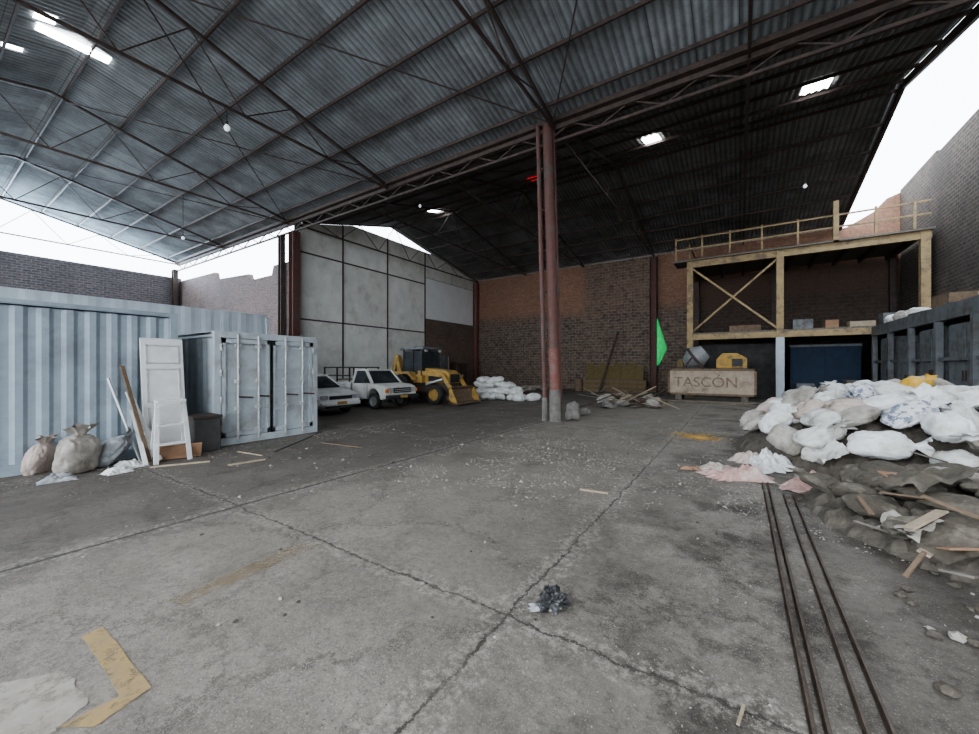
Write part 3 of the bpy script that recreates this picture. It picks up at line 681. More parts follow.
def slab(name, x, y, z, sx, sy, sz, rot, m, label, cat, group=None):
    o = MB().box(0, 0, 0, sx, sy, sz).build(name, m, bevel=.004); o.location = (x, y, z); o.rotation_euler = rot; return tag(o, label, cat, group)
for (px, py, sx, sy, rz, m, lab, cat) in ((925, 553, .16, .08, 1.2, 'wood_pale', 'short pale wood block among the dark sacks', 'wood block'), (940, 462, .6, .34, .5, 'wood_grey', 'flat grey board resting on the front of the white heap', 'board'),
        (958, 552, .2, .15, .3, 'card', 'brown cardboard scrap on the dark sacks', 'cardboard'), (905, 497, .35, .14, 2.2, 'wood', 'brown board scrap below the white sacks', 'board'), (960, 512, .5, .05, 2.5, 'wood', 'brown plank lying across the dark sacks', 'plank'), (880, 530, .4, .03, .2, 'wood_grey', 'thin grey stick poking from the dark debris', 'stick'),
        (915, 565, .35, .03, 1.0, 'wood', 'thin brown stick at the lower edge of the dark debris', 'stick'), (965, 575, .25, .18, .9, 'wood_grey', 'grey square board near the photo edge on dark debris', 'board'), (900, 478, .3, .2, .4, 'card', 'torn brown cardboard under the front white sacks', 'cardboard'),
        (925, 520, .4, .1, .7, 'wood_pale', 'pale splintered board in the middle of the dark sacks', 'board'), (865, 505, .3, .05, 1.7, 'wood', 'small brown lath at the left edge of the dark sacks', 'lath')):
    p = onheap(px, py); slab('board_scrap', p[0], p[1], mound(p[0], p[1])+.2, sx, sy, .018, (rnd.uniform(-.4, .4), rnd.uniform(-.4, .4), rz), m, lab, cat)
for i in range(150):
    x = rnd.uniform(.75, 2.9); y = rnd.uniform(2.0, 6.8)
    h = mound(x, y)
    if x < .9+.1*(y-3) or math.hypot(x-hc[0], y-hc[1]) < 2.2: continue
    m_ = rnd.choice(['rubble', 'chip', 'sack_b', 'rubble'])
    rock('rubble_stone', (x, y, h*.9), rnd.uniform(.012, .06)*(1.3 if h > .05 else .8), m_, 'small rubble stone strewn among the dark sacks at right', i, 'stone', .6, 'rubble stones among the dark sacks', 2)
def cloth(cx, cy, sx, sy, rz, m, label, hh=.12, seed=0, cat='cloth', name='cloth_rag'):
    b = MB(); n = 40
    for j in range(n+1):
        for i in range(n+1):
            x = (i/n-.5); y = (j/n-.5)
            ed = 1+.5*noise.noise(Vector((math.atan2(y, x)*1.5, seed, 0)))+.15*noise.noise(Vector((math.atan2(y, x)*5, seed, 0)))
            X, Y = x*sx, y*sy
            z = hh*.55*(.6+noise.noise(Vector((X*4+seed, Y*4, 1))))+hh*.3*abs(noise.noise(Vector((X*9, Y*9+seed, 2))))+hh*.2*noise.noise(Vector((X*20, Y*20+seed, 2)))
            f = min(1, 4*(.5-max(abs(x), abs(y)))+.05)
            b.v.append((X*ed, Y*ed, max(0, z*f)+.006))
    for j in range(n):
        for i in range(n): a = j*(n+1)+i; b.f.append((a, a+1, a+n+2, a+n+1))
    o = b.build(name, m, smooth=True); o.location = (cx, cy, 0); o.rotation_euler = (0, 0, rz); return tag(o, label, cat)
for (px, py, sx, sy, rz, m, lab, hh) in ((735, 478, 1.0, .55, .5, 'pink', 'crumpled pink cloth at the left foot of the sack heap', .26), (716, 470, .6, .4, 1.4, 'sack_p', 'pale pinkish rag left of the pink cloth', .18),
        (690, 469, .3, .2, .2, 'card', 'small reddish brown rag at the far left of the cloths', .08), (768, 466, .95, .6, 2, 'sack_c', 'crumpled white plastic sheet between pink cloth and sacks', .36), (808, 487, .85, .5, .9, 'pink', 'pink cloth partly under the front white sacks', .24), (845, 500, .85, .5, .1, 'sack_b', 'dark brown rag on the floor below the white sacks', .2),
        (748, 461, .6, .35, 1.0, 'sack_p', 'pale pink scrap behind the crumpled pink cloth', .26)):
    g = G(px, py); cloth(g[0], g[1], sx, sy, rz, m, lab, hh, px*.1)
for (px, py, m, k, s, rot, lab) in ((40, 479, 'sack_p', 1, .78, (0, -1.25, .6), 'pinkish white sack slumped leftmost against the blue container'),
        (78, 479, 'sack_d', 3, 1.02, (0, -1.35, .3), 'beige standing sack with tied top, by the blue container'), (112, 471, 'sack_g', 3, .9, (0, -.9, 1.1), 'grey plastic sack of rubbish between beige sack and planks'), (94, 464, 'sack_c', 2, .7, (0, -.9, 2.0), 'small white sack tucked behind the beige one')):
    g = G(px, py-6); sack((g[0], g[1], .28*s if abs(rot[1]) > .8 else .17), rot, m, k, lab, None, s)
for (px, py, sx, m, lab) in ((132, 466, .5, 'sack_c', 'small crumpled white plastic scrap near the leaning planks'), (118, 473, .35, 'door_w', 'white paper scrap on floor before the rubbish sack'), (58, 481, .4, 'sack_g', 'grey plastic scrap between the two left sacks')):
    g = G(px, py); cloth(g[0], g[1], sx, sx*.7, px, m, lab, .16, px, 'plastic scrap', 'plastic_scrap')
fc = G(484, 401)
for (dx_, dy_, z, n_) in ((0, 0, 0, 7), (.1, .2, .3, 5), (.2, .3, .6, 4), (.5, .3, .88, 2)):
    for i in range(n_):
        x = fc[0]-1.0+i*(.5)+dx_+rnd.uniform(-.1, .1); y = fc[1]+.7+dy_+rnd.uniform(-.2, .2)+i*.12
        sack((x, y, .15+z), (rnd.uniform(-.2, .2), rnd.uniform(-.2, .2), rnd.uniform(0, 6)), 'sack_c', rnd.randrange(4), 'white filled sack in the small heap beside the yellow digger', 'white sacks beside the digger', 1.1, False)
for i in range(7):
    g = G(508+i*6, 392-i*.5+rnd.uniform(-1, 1)); sack((g[0], g[1], .15), (0, 0, rnd.uniform(0, 6)), 'sack_d', rnd.randrange(4), 'dusty pale sack lying on the far floor left of the column', 'pale sacks on the far floor', 1.0, False)
# ---------------------------------------------------------------- vehicles
def wheel(parent, x, y, r, w, rim='rim', name='wheel'):
    prof = [(r*.62, -w/2), (r*.9, -w/2), (r, -w*.35), (r, w*.35), (r*.9, w/2), (r*.62, w/2)]
    R = Matrix.Rotation(math.radians(90), 4, 'X')
    o = MB().lathe(prof, 28, Matrix.Translation((x, y, r)) @ R).build(name, 'tyre', parent)
    MB().lathe([(0, -w*.2), (r*.25, -w*.28), (r*.3, -w*.1), (r*.55, -w*.15), (r*.64, -w*.48), (r*.64, w*.48), (r*.55, w*.15), (0, w*.2)], 24, Matrix.Translation((x, y, r)) @ R).build('rim', rim, o)
    return o
def vehicle(t, m, prof_top, zlo, wr, hw, wx):
    pl = [(x, z) for x, z in prof_top]
    for c in sorted(wx, reverse=True):
        for k in range(9):
            th = math.pi*k/8; pl.append((c+(wr+.06)*math.cos(th), zlo+(wr+.1)*math.sin(th)))
    pl.append((prof_top[0][0], zlo))
    MB().prism(pl, 'y', -hw, hw).build('body_shell', m, t, bevel=.06)
    MB().bb(min(wx)-.1, max(wx)+.1, -hw+.25, hw-.25, zlo, zlo+wr).build('chassis', 'black', t)
    for c in wx:
        for s in (-1, 1): wheel(t, c, s*(hw-.11), wr, .2)
def cabin(t, m, xb0, xb1, xt0, xt1, z0, z1, hw, tw, mid=True, pw=.07):
    b = MB()
    B = [(xb0, -hw, z0), (xb1, -hw, z0), (xb1, hw, z0), (xb0, hw, z0)]; T = [(xt0, -tw, z1), (xt1, -tw, z1), (xt1, tw, z1), (xt0, tw, z1)]
    b.add(B+T, [(0,3,2,1), (4,5,6,7), (0,1,5,4), (1,2,6,5), (2,3,7,6), (3,0,4,7)]).build('windows', 'glass', t)
    MB().box((xt0+xt1)/2, 0, z1+.015, xt1-xt0+.08, tw*2+.06, .07).build('roof', m, t, bevel=.02)
    for i in range(4): MB().bar(B[i], T[i], pw, pw).build('pillar', m, t)
    if mid:
        xm = (xb0+xb1)/2; xn = (xt0+xt1)/2
        for s in (-1, 1): MB().bar((xm, s*hw, z0), (xn, s*tw, z1), .08, .04).build('pillar', m, t)
car = thing('car', 'white sedan parked nose out right beside the grey container', 'car', (-13.9, 8.62, 0))
vehicle(car, 'car', [(-2, .38), (-2, .82), (-1.85, .93), (-1.2, .97), (.8, .95), (1.5, .86), (1.88, .74), (1.98, .6), (2, .38)], .26, .3, .83, (-1.2, 1.25))
cabin(car, 'car', -1.5, .95, -.95, .25, .95, 1.38, .78, .6)
for s in (-1, 1):
    MB().bb(1.9, 2.0, s*.64-.14, s*.64+.14, .58, .72).build('headlight', 'lamp_g', car, bevel=.01)
    MB().bb(.75, .9, s*.9-.08, s*.9+.08, .93, 1.06).build('mirror', 'car', car, bevel=.02)
    for x in (-.25, .72): MB().bb(x-.008, x+.008, s*.832-.004, s*.832+.004, .35, .93).build('door_gap', 'black', car)
    MB().bb(-.15, .02, s*.84-.012, s*.84+.012, .8, .83).build('door_handle', 'black', car)
    MB().bb(-1.9, 1.9, s*.835-.01, s*.835+.01, .55, .6).build('side_trim', 'black', car)
MB().bb(1.97, 2.02, -.45, .45, .58, .7).build('grille', 'black', car); MB().bb(1.95, 2.07, -.8, .8, .36, .5).build('bumper', 'car', car, bevel=.03)
MB().bb(2.06, 2.08, -.2, .2, .4, .5).build('plate', 'digger', car)
MB().bb(1.99, 2.05, -.6, .6, .27, .35).build('air_intake', 'black', car)
pk = thing('pickup_truck', 'dusty white pickup parked between the sedan and the yellow digger', 'pickup', (-13.7, 11.3, 0))
vehicle(pk, 'pick', [(-.05, .45), (-.05, 1.04), (1.0, 1.06), (1.8, 1.0), (2.05, .9), (2.1, .45)], .4, .34, .84, (1.3,))
MB().bb(-2.1, -.1, -.6, .6, .42, .6).build('bed_chassis', 'black', pk)
for s in (-1, 1): wheel(pk, -1.25, s*.73, .34, .2)
MB().bb(-2.1, -.1, -.82, .82, .66, .72).build('bed_floor', 'pick', pk)
for s in (-1, 1): MB().bb(-2.1, -.1, s*.82-.03, s*.82+.03, .66, 1.08).build('bed_side', 'pick', pk, bevel=.01)
MB().bb(-2.13, -2.07, -.82, .82, .66, 1.08).build('tailgate', 'pick', pk); MB().bb(-.16, -.1, -.82, .82, .66, 1.1).build('bed_front', 'pick', pk)
cabin(pk, 'pick', -.02, 1.2, .08, .7, 1.04, 1.58, .78, .66, False, .09)
for s in (-1, 1):
    MB().bb(2.05, 2.12, s*.62-.13, s*.62+.13, .7, .88).build('headlight', 'lamp_g', pk, bevel=.01)
    MB().bb(2.0, 2.13, s*.79-.05, s*.79+.05, .7, .84).build('indicator', 'orange', pk)
    MB().bb(.92, 1.05, s*.93-.07, s*.93+.07, 1.1, 1.28).build('mirror', 'black', pk)
    for x in (.05, .95): MB().bb(x-.008, x+.008, s*.842-.004, s*.842+.004, .5, 1.02).build('door_gap', 'black', pk)
MB().bb(2.08, 2.13, -.46, .46, .68, .88).build('grille', 'black', pk); MB().bb(2.05, 2.2, -.86, .86, .45, .6).build('bumper', 'black', pk, bevel=.03)
for z in (.74, .81): MB().bb(2.13, 2.14, -.45, .45, z-.01, z+.01).build('grille_bar', 'alu', pk)
MB().bb(2.2, 2.215, -.2, .2, .47, .58).build('plate', 'digger', pk)
for x in (-2.0, -1.1, -.25):
    MB().bar((x, -.78, 1.0), (x, -.78, 1.72), .05).bar((x, .78, 1.0), (x, .78, 1.72), .05).bar((x, -.8, 1.7), (x, .8, 1.7), .05).build('rack_hoop', 'black', pk)
for s in (-1, 1):
    for z in (1.35, 1.7): MB().bar((-2.05, s*.78, z), (-.2, s*.78, z), .05).build('rack_rail', 'black', pk)
bh = thing('backhoe_loader', 'yellow backhoe digger with dark cab parked before the cream wall', 'digger', (-13.0, 14.3, 0))
for s in (-1, 1):
    wheel(bh, -.85, s*.82, .68, .42, 'digger', name='rear_wheel'); wheel(bh, 1.25, s*.78, .45, .3, 'digger', name='front_wheel')
MB().bb(-1.5, 1.7, -.38, .38, .5, .95).build('chassis', 'steel_dark', bh, bevel=.03)
MB().prism([(.25, .95), (1.75, .95), (1.75, 1.4), (1.55, 1.55), (.25, 1.68)], 'y', -.42, .42).build('hood', 'digger', bh, bevel=.05)
MB().bb(1.74, 1.79, -.32, .32, 1.0, 1.38).build('grille', 'black', bh)
for s in (-1, 1): MB().bb(.5, 1.5, s*.425-.01, s*.425+.01, 1.05, 1.35).build('side_vent', 'black', bh)
for s in (-1, 1): MB().prism([(-1.5, 1.35), (-1.5, 1.5), (-.2, 1.5), (0, 1.2), (0, 1.1), (-.3, 1.4)], 'y', s*.62, s*1.02).build('mudguard', 'digger', bh)
MB().bb(-1.05, .3, -.66, .66, .95, 1.35).build('cab_floor', 'digger', bh, bevel=.03)
MB().bb(-.95, .2, -.6, .6, 1.36, 2.5).build('cab_glass', 'glass', bh)
for x in (-1.0, -.35, .25):
    for s in (-1, 1): MB().bar((x, s*.63, 1.3), (x*.95, s*.6, 2.6), .07).build('cab_post', 'black', bh)
for s in (-1, 1): MB().bar((-1.0, s*.63, 1.85), (.25, s*.63, 1.85), .05).build('cab_rail', 'black', bh)
MB().bb(-1.15, .4, -.7, .7, 2.56, 2.7).build('cab_roof', 'grey_steel', bh, bevel=.04)
for s in (-1, 1): MB().bb(.38, .46, s*.5-.08, s*.5+.08, 2.45, 2.56).build('work_lamp', 'lamp_g', bh)
for s in (-1, 1):
    MB().bar((.0, s*.58, 1.45), (1.5, s*.58, 1.35), .1, .2).bar((1.5, s*.58, 1.37), (2.1, s*.58, .6), .1, .18).build('loader_arm', 'digger', bh)
    MB().cyl((.5, s*.58, .9), (1.5, s*.58, 1.15), .05, n=10).build('ram', 'alu', bh)
bk = [(2.05, .2), (2.1, .75), (2.22, .83), (2.28, .8), (2.15, .7), (2.13, .3), (2.25, .16), (2.65, .12), (2.65, .06), (2.2, .05)]
MB().prism(bk, 'y', -.9, .9).build('bucket', 'wood', bh)
for s in (-.9, .85): MB().prism([(2.1, .1), (2.1, .75), (2.25, .8), (2.62, .1)], 'y', s, s+.05).build('bucket_cheek', 'digger', bh)
MB().bar((-1.55, 0, .9), (-2.0, 0, 2.3), .22, .28).build('boom', 'digger', bh, bevel=.02)
MB().bar((-2.0, 0, 2.35), (-2.45, 0, 1.0), .18, .22).build('dipper', 'digger', bh, bevel=.02)
MB().prism([(-2.6, .95), (-2.2, .95), (-2.15, .6), (-2.4, .42), (-2.7, .55), (-2.5, .65), (-2.4, .75)], 'y', -.25, .25).build('rear_bucket', 'steel_dark', bh)
MB().bb(-1.7, -1.5, -.95, .95, .5, .9).build('rear_frame', 'digger', bh)
for s in (-1, 1): MB().bar((-1.6, s*.9, .9), (-1.6, s*1.05, .1), .1).box(-1.6, s*1.05, .04, .3, .25, .06).build('stabiliser', 'steel_dark', bh)
MB().cyl((1.2, .25, 1.5), (1.2, .25, 2.2), .04, n=10).build('exhaust', 'steel_dark', bh)
slab('crate', -17.5, 13.5, .55, 1.4, 1.2, 1.1, (0, 0, .2), 'wood_grey', 'grey crate behind the digger against the cream wall', 'crate')
for i, (px, wd, hgt, m, lab) in enumerate(((441, 1.3, 2.6, 'grey_steel', 'grey metal cupboard right behind the yellow digger'), (458, 1.2, 2.0, 'steel_dark', 'dark low cupboard behind the white sacks'), (432, 1.0, 1.9, 'steel_dark', 'dark cabinet half hidden behind the digger cab'))):
    a = AV(px, 380, -19.2); t = thing('metal_cabinet', lab, 'cabinet', (-19.2, a[1]+(.0, .1, -.3)[i], 0))
    MB().bb(-.4, .35, -wd/2, wd/2, 0, hgt).build('carcass', m, t, bevel=.02)
    for s in (-1, 1):
        d = MB().bb(.35, .38, min(0, s*wd/2)+.02, max(0, s*wd/2)-.02, .08, hgt-.05).build('door', m, t); MB().bb(.38, .41, s*.06-.015, s*.06+.015, hgt*.45, hgt*.55).build('handle', 'alu', d)
# ---------------------------------------------------------------- rear wall
for i in range(8):
    x = -9.3+i*.5
    slab('formwork_board', x, UB-.55+.02*(i % 3), 1.02-.1*(i % 2), .54, .05, 2.05-.2*(i % 2), (math.radians(-14), 0, rnd.uniform(-.03, .03)), 'wood_yel', 'dull yellow board leaning upright on the rear brick wall', 'board', 'yellow boards on the rear wall')
for i in range(5):
    slab('stacked_board', -7.2, UB-1.5+.08*(i % 2), .09+i*.16, 4.2, .8, .155, (0, 0, rnd.uniform(-.03, .03)), 'wood_yel' if i % 2 else 'wood', 'long board in the low stack before the leaning yellow boards', 'board', 'low stack of boards at the rear')
for (px, py, m, lab) in ((573, 388, 'redp', 'red plastic drum right of the centre column, far back'), (585, 388, 'blue', 'dark blue drum beside the red one, far back'), (579, 391, 'wood', 'rusty brown drum in front of the other far drums')):
    g = G(px, py); t = thing('drum', lab, 'drum', (g[0], g[1], 0))
    MB().lathe([(0, .0), (.28, .0), (.29, .3), (.27, .32), (.29, .34), (.29, .58), (.27, .6), (.28, .85), (.25, .88), (0, .88)], 20).build('barrel', m, t); MB().lathe([(0, .92), (.06, .92), (.06, .87)], 10).build('cap', 'black', t)
plank((-8.0, 26.0, .02), (-7.3, 28.1, 4.2), .16, .05, 'steel_dark', 'dark plank leaning tall against the rear brick wall')
KN = {'wood': 'brown', 'wood_pale': 'pale', 'wood_grey': 'grey', 'steel_dark': 'dark'}
for i in range(38):
    px = rnd.uniform(592, 664); py = rnd.uniform(396, 409); g = G(px, py); L_ = rnd.uniform(.6, 2.1); a = rnd.uniform(0, 3.14); tl = rnd.uniform(-.5, .5)
    m_ = rnd.choice(list(KN))
    slab('broken_board', g[0], g[1], .03+abs(math.sin(tl))*L_*.5, L_, rnd.uniform(.06, .2), .03, (0, tl, a), m_, KN[m_]+' broken board in the scrap pile left of the beige crate', 'board', KN[m_]+' broken boards of the scrap pile')
for i in range(16):
    g = G(rnd.uniform(595, 660), rnd.uniform(398, 409)); rock('rubble_stone', (g[0], g[1], 0), rnd.uniform(.12, .32), rnd.choice(['concrete', 'chip']), 'rubble lump in the scrap pile left of the beige crate', i, 'stone', .7, 'rubble lumps of the scrap pile')
for i in range(9):
    slab('long_plank', -1.6+rnd.uniform(-.5, .6), 20.6+(i % 3)*.26+rnd.uniform(-.02, .02), .02+(i//3)*.037, rnd.uniform(3.6, 5.4), .22, .035, (0, 0, rnd.uniform(-.02, .02)), 'wood' if i % 2 else 'wood_grey', 'long weathered plank in the low stack before the beige crate', 'plank', 'planks under the beige crate')
for x, lab in ((-2.6, 'squared timber bearer under the left end of the beige crate'), (.2, 'squared timber bearer under the right end of the beige crate')):
    slab('timber_bearer', x, 22.15, .165, .3, 1.2, .33, (0, 0, 0), 'wood_grey', lab, 'bearer')
bc = thing('site_crate', 'beige wooden crate with faded lettering raised on bearers', 'crate', (-3.07, 21.5, .33))
MB().bb(0, 3.74, 0, 1.3, 0, 1.3).build('body', 'beige', bc, bevel=.02)
for x in (.05, 3.69): MB().bb(x-.05, x+.05, -.03, 0, 0, 1.3).build('batten', 'wood', bc)
for z in (.05, 1.25): MB().bb(0, 3.74, -.03, 0, z-.05, z+.05).build('batten', 'wood', bc)
tx = bpy.data.curves.new('t', 'FONT'); tx.body = 'TASC\u00d3N'; tx.size = .68; tx.extrude = .004; tx.offset = .006; tx.align_x = 'CENTER'
to = bpy.data.objects.new('t', tx); C.objects.link(to); bpy.context.view_layer.update()
me = bpy.data.meshes.new_from_object(to); bpy.data.objects.remove(to)
me.materials.append(M['ink']); lt = bpy.data.objects.new('lettering', me); C.objects.link(lt); lt.parent = bc; lt.location = (1.65, -.006, .42); lt.rotation_euler = (math.pi/2, 0, 0)
mx = thing('concrete_mixer', 'grey tilted concrete mixer standing on the beige crate', 'mixer', (-1.95, 22.1, 1.63))
K = 1.2
R_ = Matrix.Translation((0, 0, .52)) @ Matrix.Rotation(.95, 4, 'Y')
MB().lathe([(r*K, z*K) for r, z in [(0, -.42), (.22, -.4), (.45, -.05), (.47, .12), (.3, .5), (.26, .52), (.24, .48), (.4, .1)]], 22, R_).build('drum', 'mixer', mx, smooth=True)
MB().lathe([(r*K, z*K) for r, z in [(.47, .0), (.5, .02), (.5, .09), (.47, .11)]], 22, R_).build('ring_gear', 'steel_dark', mx)
for s in (-1, 1): MB().bar((-.45, s*.5, 0), (0, s*.6, .6), .06).bar((.45, s*.5, 0), (0, s*.6, .6), .06).build('stand', 'steel_dark', mx)
MB().bb(-.47, .47, -.53, -.47, .0, .06).build('foot_bar', 'steel_dark', mx)
MB().bb(-.75, -.48, -.2, .2, .1, .45).build('motor_box', 'wood_yel', mx)
om = thing('generator', 'orange yellow machine with dark opening on the right end of the crate', 'machine', (-.3, 22.0, 1.63))
MB().prism([(-.65, .03), (.6, .03), (.6, .5), (.2, .75), (-.4, .75), (-.65, .45)], 'y', -.35, .35).build('housing', 'digger', om, bevel=.04)
MB().bb(.0, .42, -.38, -.34, .12, .48).build('vent', 'black', om); MB().bb(-.7, .65, -.3, .3, -.0, .04).build('skid', 'steel_dark', om); MB().bar((-.3, 0, .75), (.1, 0, .82), .05).build('handle', 'black', om)
g = D(656, 392, 20.8)
fg = thing('flag', 'bright green pennant hanging from a thin pole by the crate', 'flag', (g[0], g[1], .0))
MB().cyl((0, 0, 0), (0, 0, 4.35), .02, n=8).build('pole', 'steel_dark', fg)
b = MB(); n = 14
for j in range(n+1):
    q = j/n; w = .05+.5*min(1, q/.65) if q < .65 else .55*(1-(q-.65)/.35*.75)
    for i in range(7):
        s = i/6; b.v.append((CS*w*s+.03, SN*w*s+.06*math.sin(s*6+q*3), 4.3-2.5*q+.05*s))
for j in range(n):
    for i in range(6): a = j*7+i; b.f.append((a, a+1, a+8, a+7))
b.build('pennant', 'green', fg, smooth=True)
# ---------------------------------------------------------------- platforms
UF = 24.0; ZU = 7.55; ZL = 3.5
up = thing('raised_platform', 'tall faded yellow steel platform with cross bracing and guard rails', 'platform', (0, 0, 0))
posts = [-2.3, 1.69, 6.66]
for i, x in enumerate(posts):
    MB().bb(x-.15, x+.15, UF-.15, UF+.15, ZL if i == 2 else 0.0, ZU).build('post', 'tan_steel', up, bevel=.01)
    MB().bb(x-.12, x+.12, UB-.35, UB-.1, 0, ZU).build('rear_post', 'steel_dark', up)
MB().bb(posts[1]-.17, posts[1]+.17, UF-.17, UF+.17, 0, 3.2).build('post_sleeve', 'fence', up)
MB().bb(-2.45, 6.85, UF-.1, UF+.1, ZU-.35, ZU).build('front_beam', 'tan_steel', up)
MB().bb(-2.45, -2.25, UF, UB-.1, ZU-.35, ZU-.02).build('side_beam', 'tan_steel', up)
MB().bb(-2.45, 6.9, UF-.25, UB-.05, ZU, ZU+.08).build('deck', 'wood_grey', up)
for i in range(9): MB().bb(-2.0+i*1.05, -1.9+i*1.05, UF+.1, UB-.1, ZU-.22, ZU-.01).build('joist', 'steel_dark', up)
MB().bar((-2.2, UF-.02, ZU-.4), (1.6, UF-.02, ZL+.15), .16, .1).build('cross_brace', 'tan_steel', up); MB().bar((-2.2, UF+.06, ZL+.15), (1.6, UF+.06, ZU-.4), .16, .1).build('cross_brace', 'tan_steel', up)
MB().bb(-2.3, 6.6, UF-.1, UF+.1, ZL-.3, ZL+.0).build('lower_beam', 'tan_steel', up)
MB().bb(-2.4, 6.9, UF-.1, UB-.05, ZL, ZL+.08).build('lower_deck', 'wood_grey', up)
rp = [AU(px, 240, UF-.2)[0] for px in (676, 702, 730, 762, 798, 836, 876, 915)]
for i, x in enumerate(rp):
    if i != 5: MB().bb(x-.04, x+.04, UF-.22, UF-.14, ZU+.08, ZU+1.35).build('rail_post', 'tan_steel', up)
for z in (.65, 1.2): MB().bb(rp[0], 6.8, UF-.21, UF-.15, ZU+z, ZU+z+.07).build('guard_rail', 'tan_steel', up)
MB().bb(-3.1, -2.45, UF-.25, UF+1.2, ZU-.02, ZU+.08).build('landing', 'wood_grey', up)
for y in (UF+.9, UB-.4): MB().bb(-2.45, -2.38, y-.04, y+.04, ZU+.08, ZU+1.3).build('rail_post', 'tan_steel', up)
MB().bb(-2.45, -2.39, UF, UB-.3, ZU+1.2, ZU+1.27).build('guard_rail', 'tan_steel', up)
MB().bb(rp[5]-.1, rp[5]+.1, UF-.25, UF-.05, ZU, ZU+1.9).build('tall_rail_post', 'tan_steel', up)
sp_ = thing('side_platform', 'long grey steel shelf platform along the right wall', 'platform', (0, 0, 0))
VX = 5.0
MB().bb(VX-.06, VX+.06, 8.0, 23.7, ZL-.42, ZL).build('edge_beam', 'grey_steel', sp_)
MB().bb(VX, XR-.02, 8.0, 23.8, ZL-.06, ZL).build('deck', 'wood_grey', sp_)
for y in (8.2, 10.4, 12.6, 14.8, 17.0, 19.2, 21.4, 23.5):
    MB().bb(VX-.08, VX+.08, y-.08, y+.08, 0, ZL-.42).build('post', 'grey_steel', sp_); MB().bb(VX, XR-.05, y-.05, y+.05, ZL-.3, ZL-.06).build('cross_joist', 'grey_steel', sp_)
MB().bb(VX-.03, VX+.03, 8, 23.6, 1.9, 2.0).build('mid_rail', 'grey_steel', sp_)
for i, (y0, y1, h) in enumerate(((17.1, 19.1, 2.95), (21.5, 23.4, 2.95), (12.7, 14.7, 2.6), (19.3, 21.3, 2.6), (14.9, 16.9, 2.95))):
    t = thing('steel_locker', ('grey steel locker under the side platform, its middle bay', 'grey steel locker under the side platform, farthest bay', 'grey steel locker under the side platform near the photo edge', 'lower grey locker under the side platform, second bay from the far end', 'grey steel locker under the side platform, between middle and near bays')[i], 'locker', (VX+.2, (y0+y1)/2, 0))
    w = y1-y0
    MB().bb(0, 1.1, -w/2, w/2, 0, h).build('carcass', 'grey_steel', t)
    for s in (-1, 1):
        d = MB().bb(-.03, 0, min(0, s*w/2)+.02, max(0, s*w/2)-.02, .05, h-.05).build('door', 'grey_steel', t, bevel=.01); MB().bb(-.06, -.03, s*.08-.02, s*.08+.02, h*.45, h*.55).build('handle', 'steel_dark', d)
for (y, s, lab, m) in ((22.9, 1.2, 'white sack on the side platform beside its rear end', 'sack_c'), (21.5, 1.2, 'dusty sack on the side platform, second from the rear', 'sack_d'), (15.4, .9, 'pale sack on the side platform near the photo edge', 'sack_w'), (20.3, 1.1, 'white sack on the side platform, third from the rear', 'sack_w')):
    sack((VX+.5, y, ZL+.15*s), (0, 0, rnd.uniform(0, 3)), m, 1, lab, None, s, False)
for (y, sx, sy, sz, rx, m, lab, cat) in ((19.0, .9, 1.4, .1, .0, 'wood_grey', 'flat grey board stack on the side platform, middle stretch', 'boards'), (17.6, .7, .9, .45, .0, 'wood', 'brown crate on the side platform, left of the pale sack', 'crate'), (16.6, .8, .8, .06, .12, 'grey_steel', 'loose grey metal sheet on the side platform', 'metal sheet'), (14.3, .7, 1.1, .3, .0, 'wood_grey', 'low grey crate on the side platform at the photo edge', 'crate')):
    slab('stored_item', VX+.55, y, ZL+sz/2+abs(rx)*.3, sx, sy, sz, (rx, 0, .1), m, lab, cat)
for (x, y, sx, sy, sz, m, lab, cat) in ((.2, UF+.8, 1.4, .8, .35, 'wood', 'low brown crate on the lower deck behind the bracing', 'crate'), (2.6, UF+.7, .8, .6, .5, 'grey_steel', 'grey box on the lower deck right of the bracing', 'box'), (3.7, UF+.6, .5, .4, .4, 'card', 'brown box on the lower deck beside the grey one', 'box'), (4.8, UF+.8, .9, .5, .3, 'wood_pale', 'pale crate on the lower deck toward the right', 'crate'), (5.7, UF+.7, .5, .5, .6, 'grey_steel', 'tall grey box at the right end of the lower deck', 'box')):
    slab('crate', x, y, ZL+.08+sz/2, sx, sy, sz, (0, 0, .1), m, lab, cat)
bl = thing('blue_cabinet', 'dark navy metal storage cabinet below the platform', 'cabinet', (2.2, 25.2, 0))
MB().bb(0, 2.7, .0, 1.8, 0, 2.8).build('carcass', 'blue', bl)
for k in range(2): MB().bb(.03+k*1.35, 1.32+k*1.35, -.03, 0, .06, 2.72).build('door', 'blue', bl)
MB().bb(-.03, 2.73, -.04, .05, 2.74, 2.85).build('top_rail', 'grey_steel', bl)
slab('steel_screen', -.3, 25.6, 1.5, 3.8, .06, 3.0, (0, 0, 0), 'dark_sheet', 'dark metal screen standing below the platform behind the crate', 'screen')
for (x, y, sx, sy, sz, m, lab) in ((2.7, 24.7, .7, .6, .9, 'grey_steel', 'grey crate before the navy cabinet, left one'), (3.7, 24.6, .9, .5, .55, 'wood', 'brown crate before the navy cabinet, middle one'), (4.4, 24.6, .4, .5, 1.1, 'wood_grey', 'narrow grey crate before the navy cabinet, right one')):
    slab('crate', x, y, sz/2, sx, sy, sz, (0, 0, .1), m, lab, 'crate')
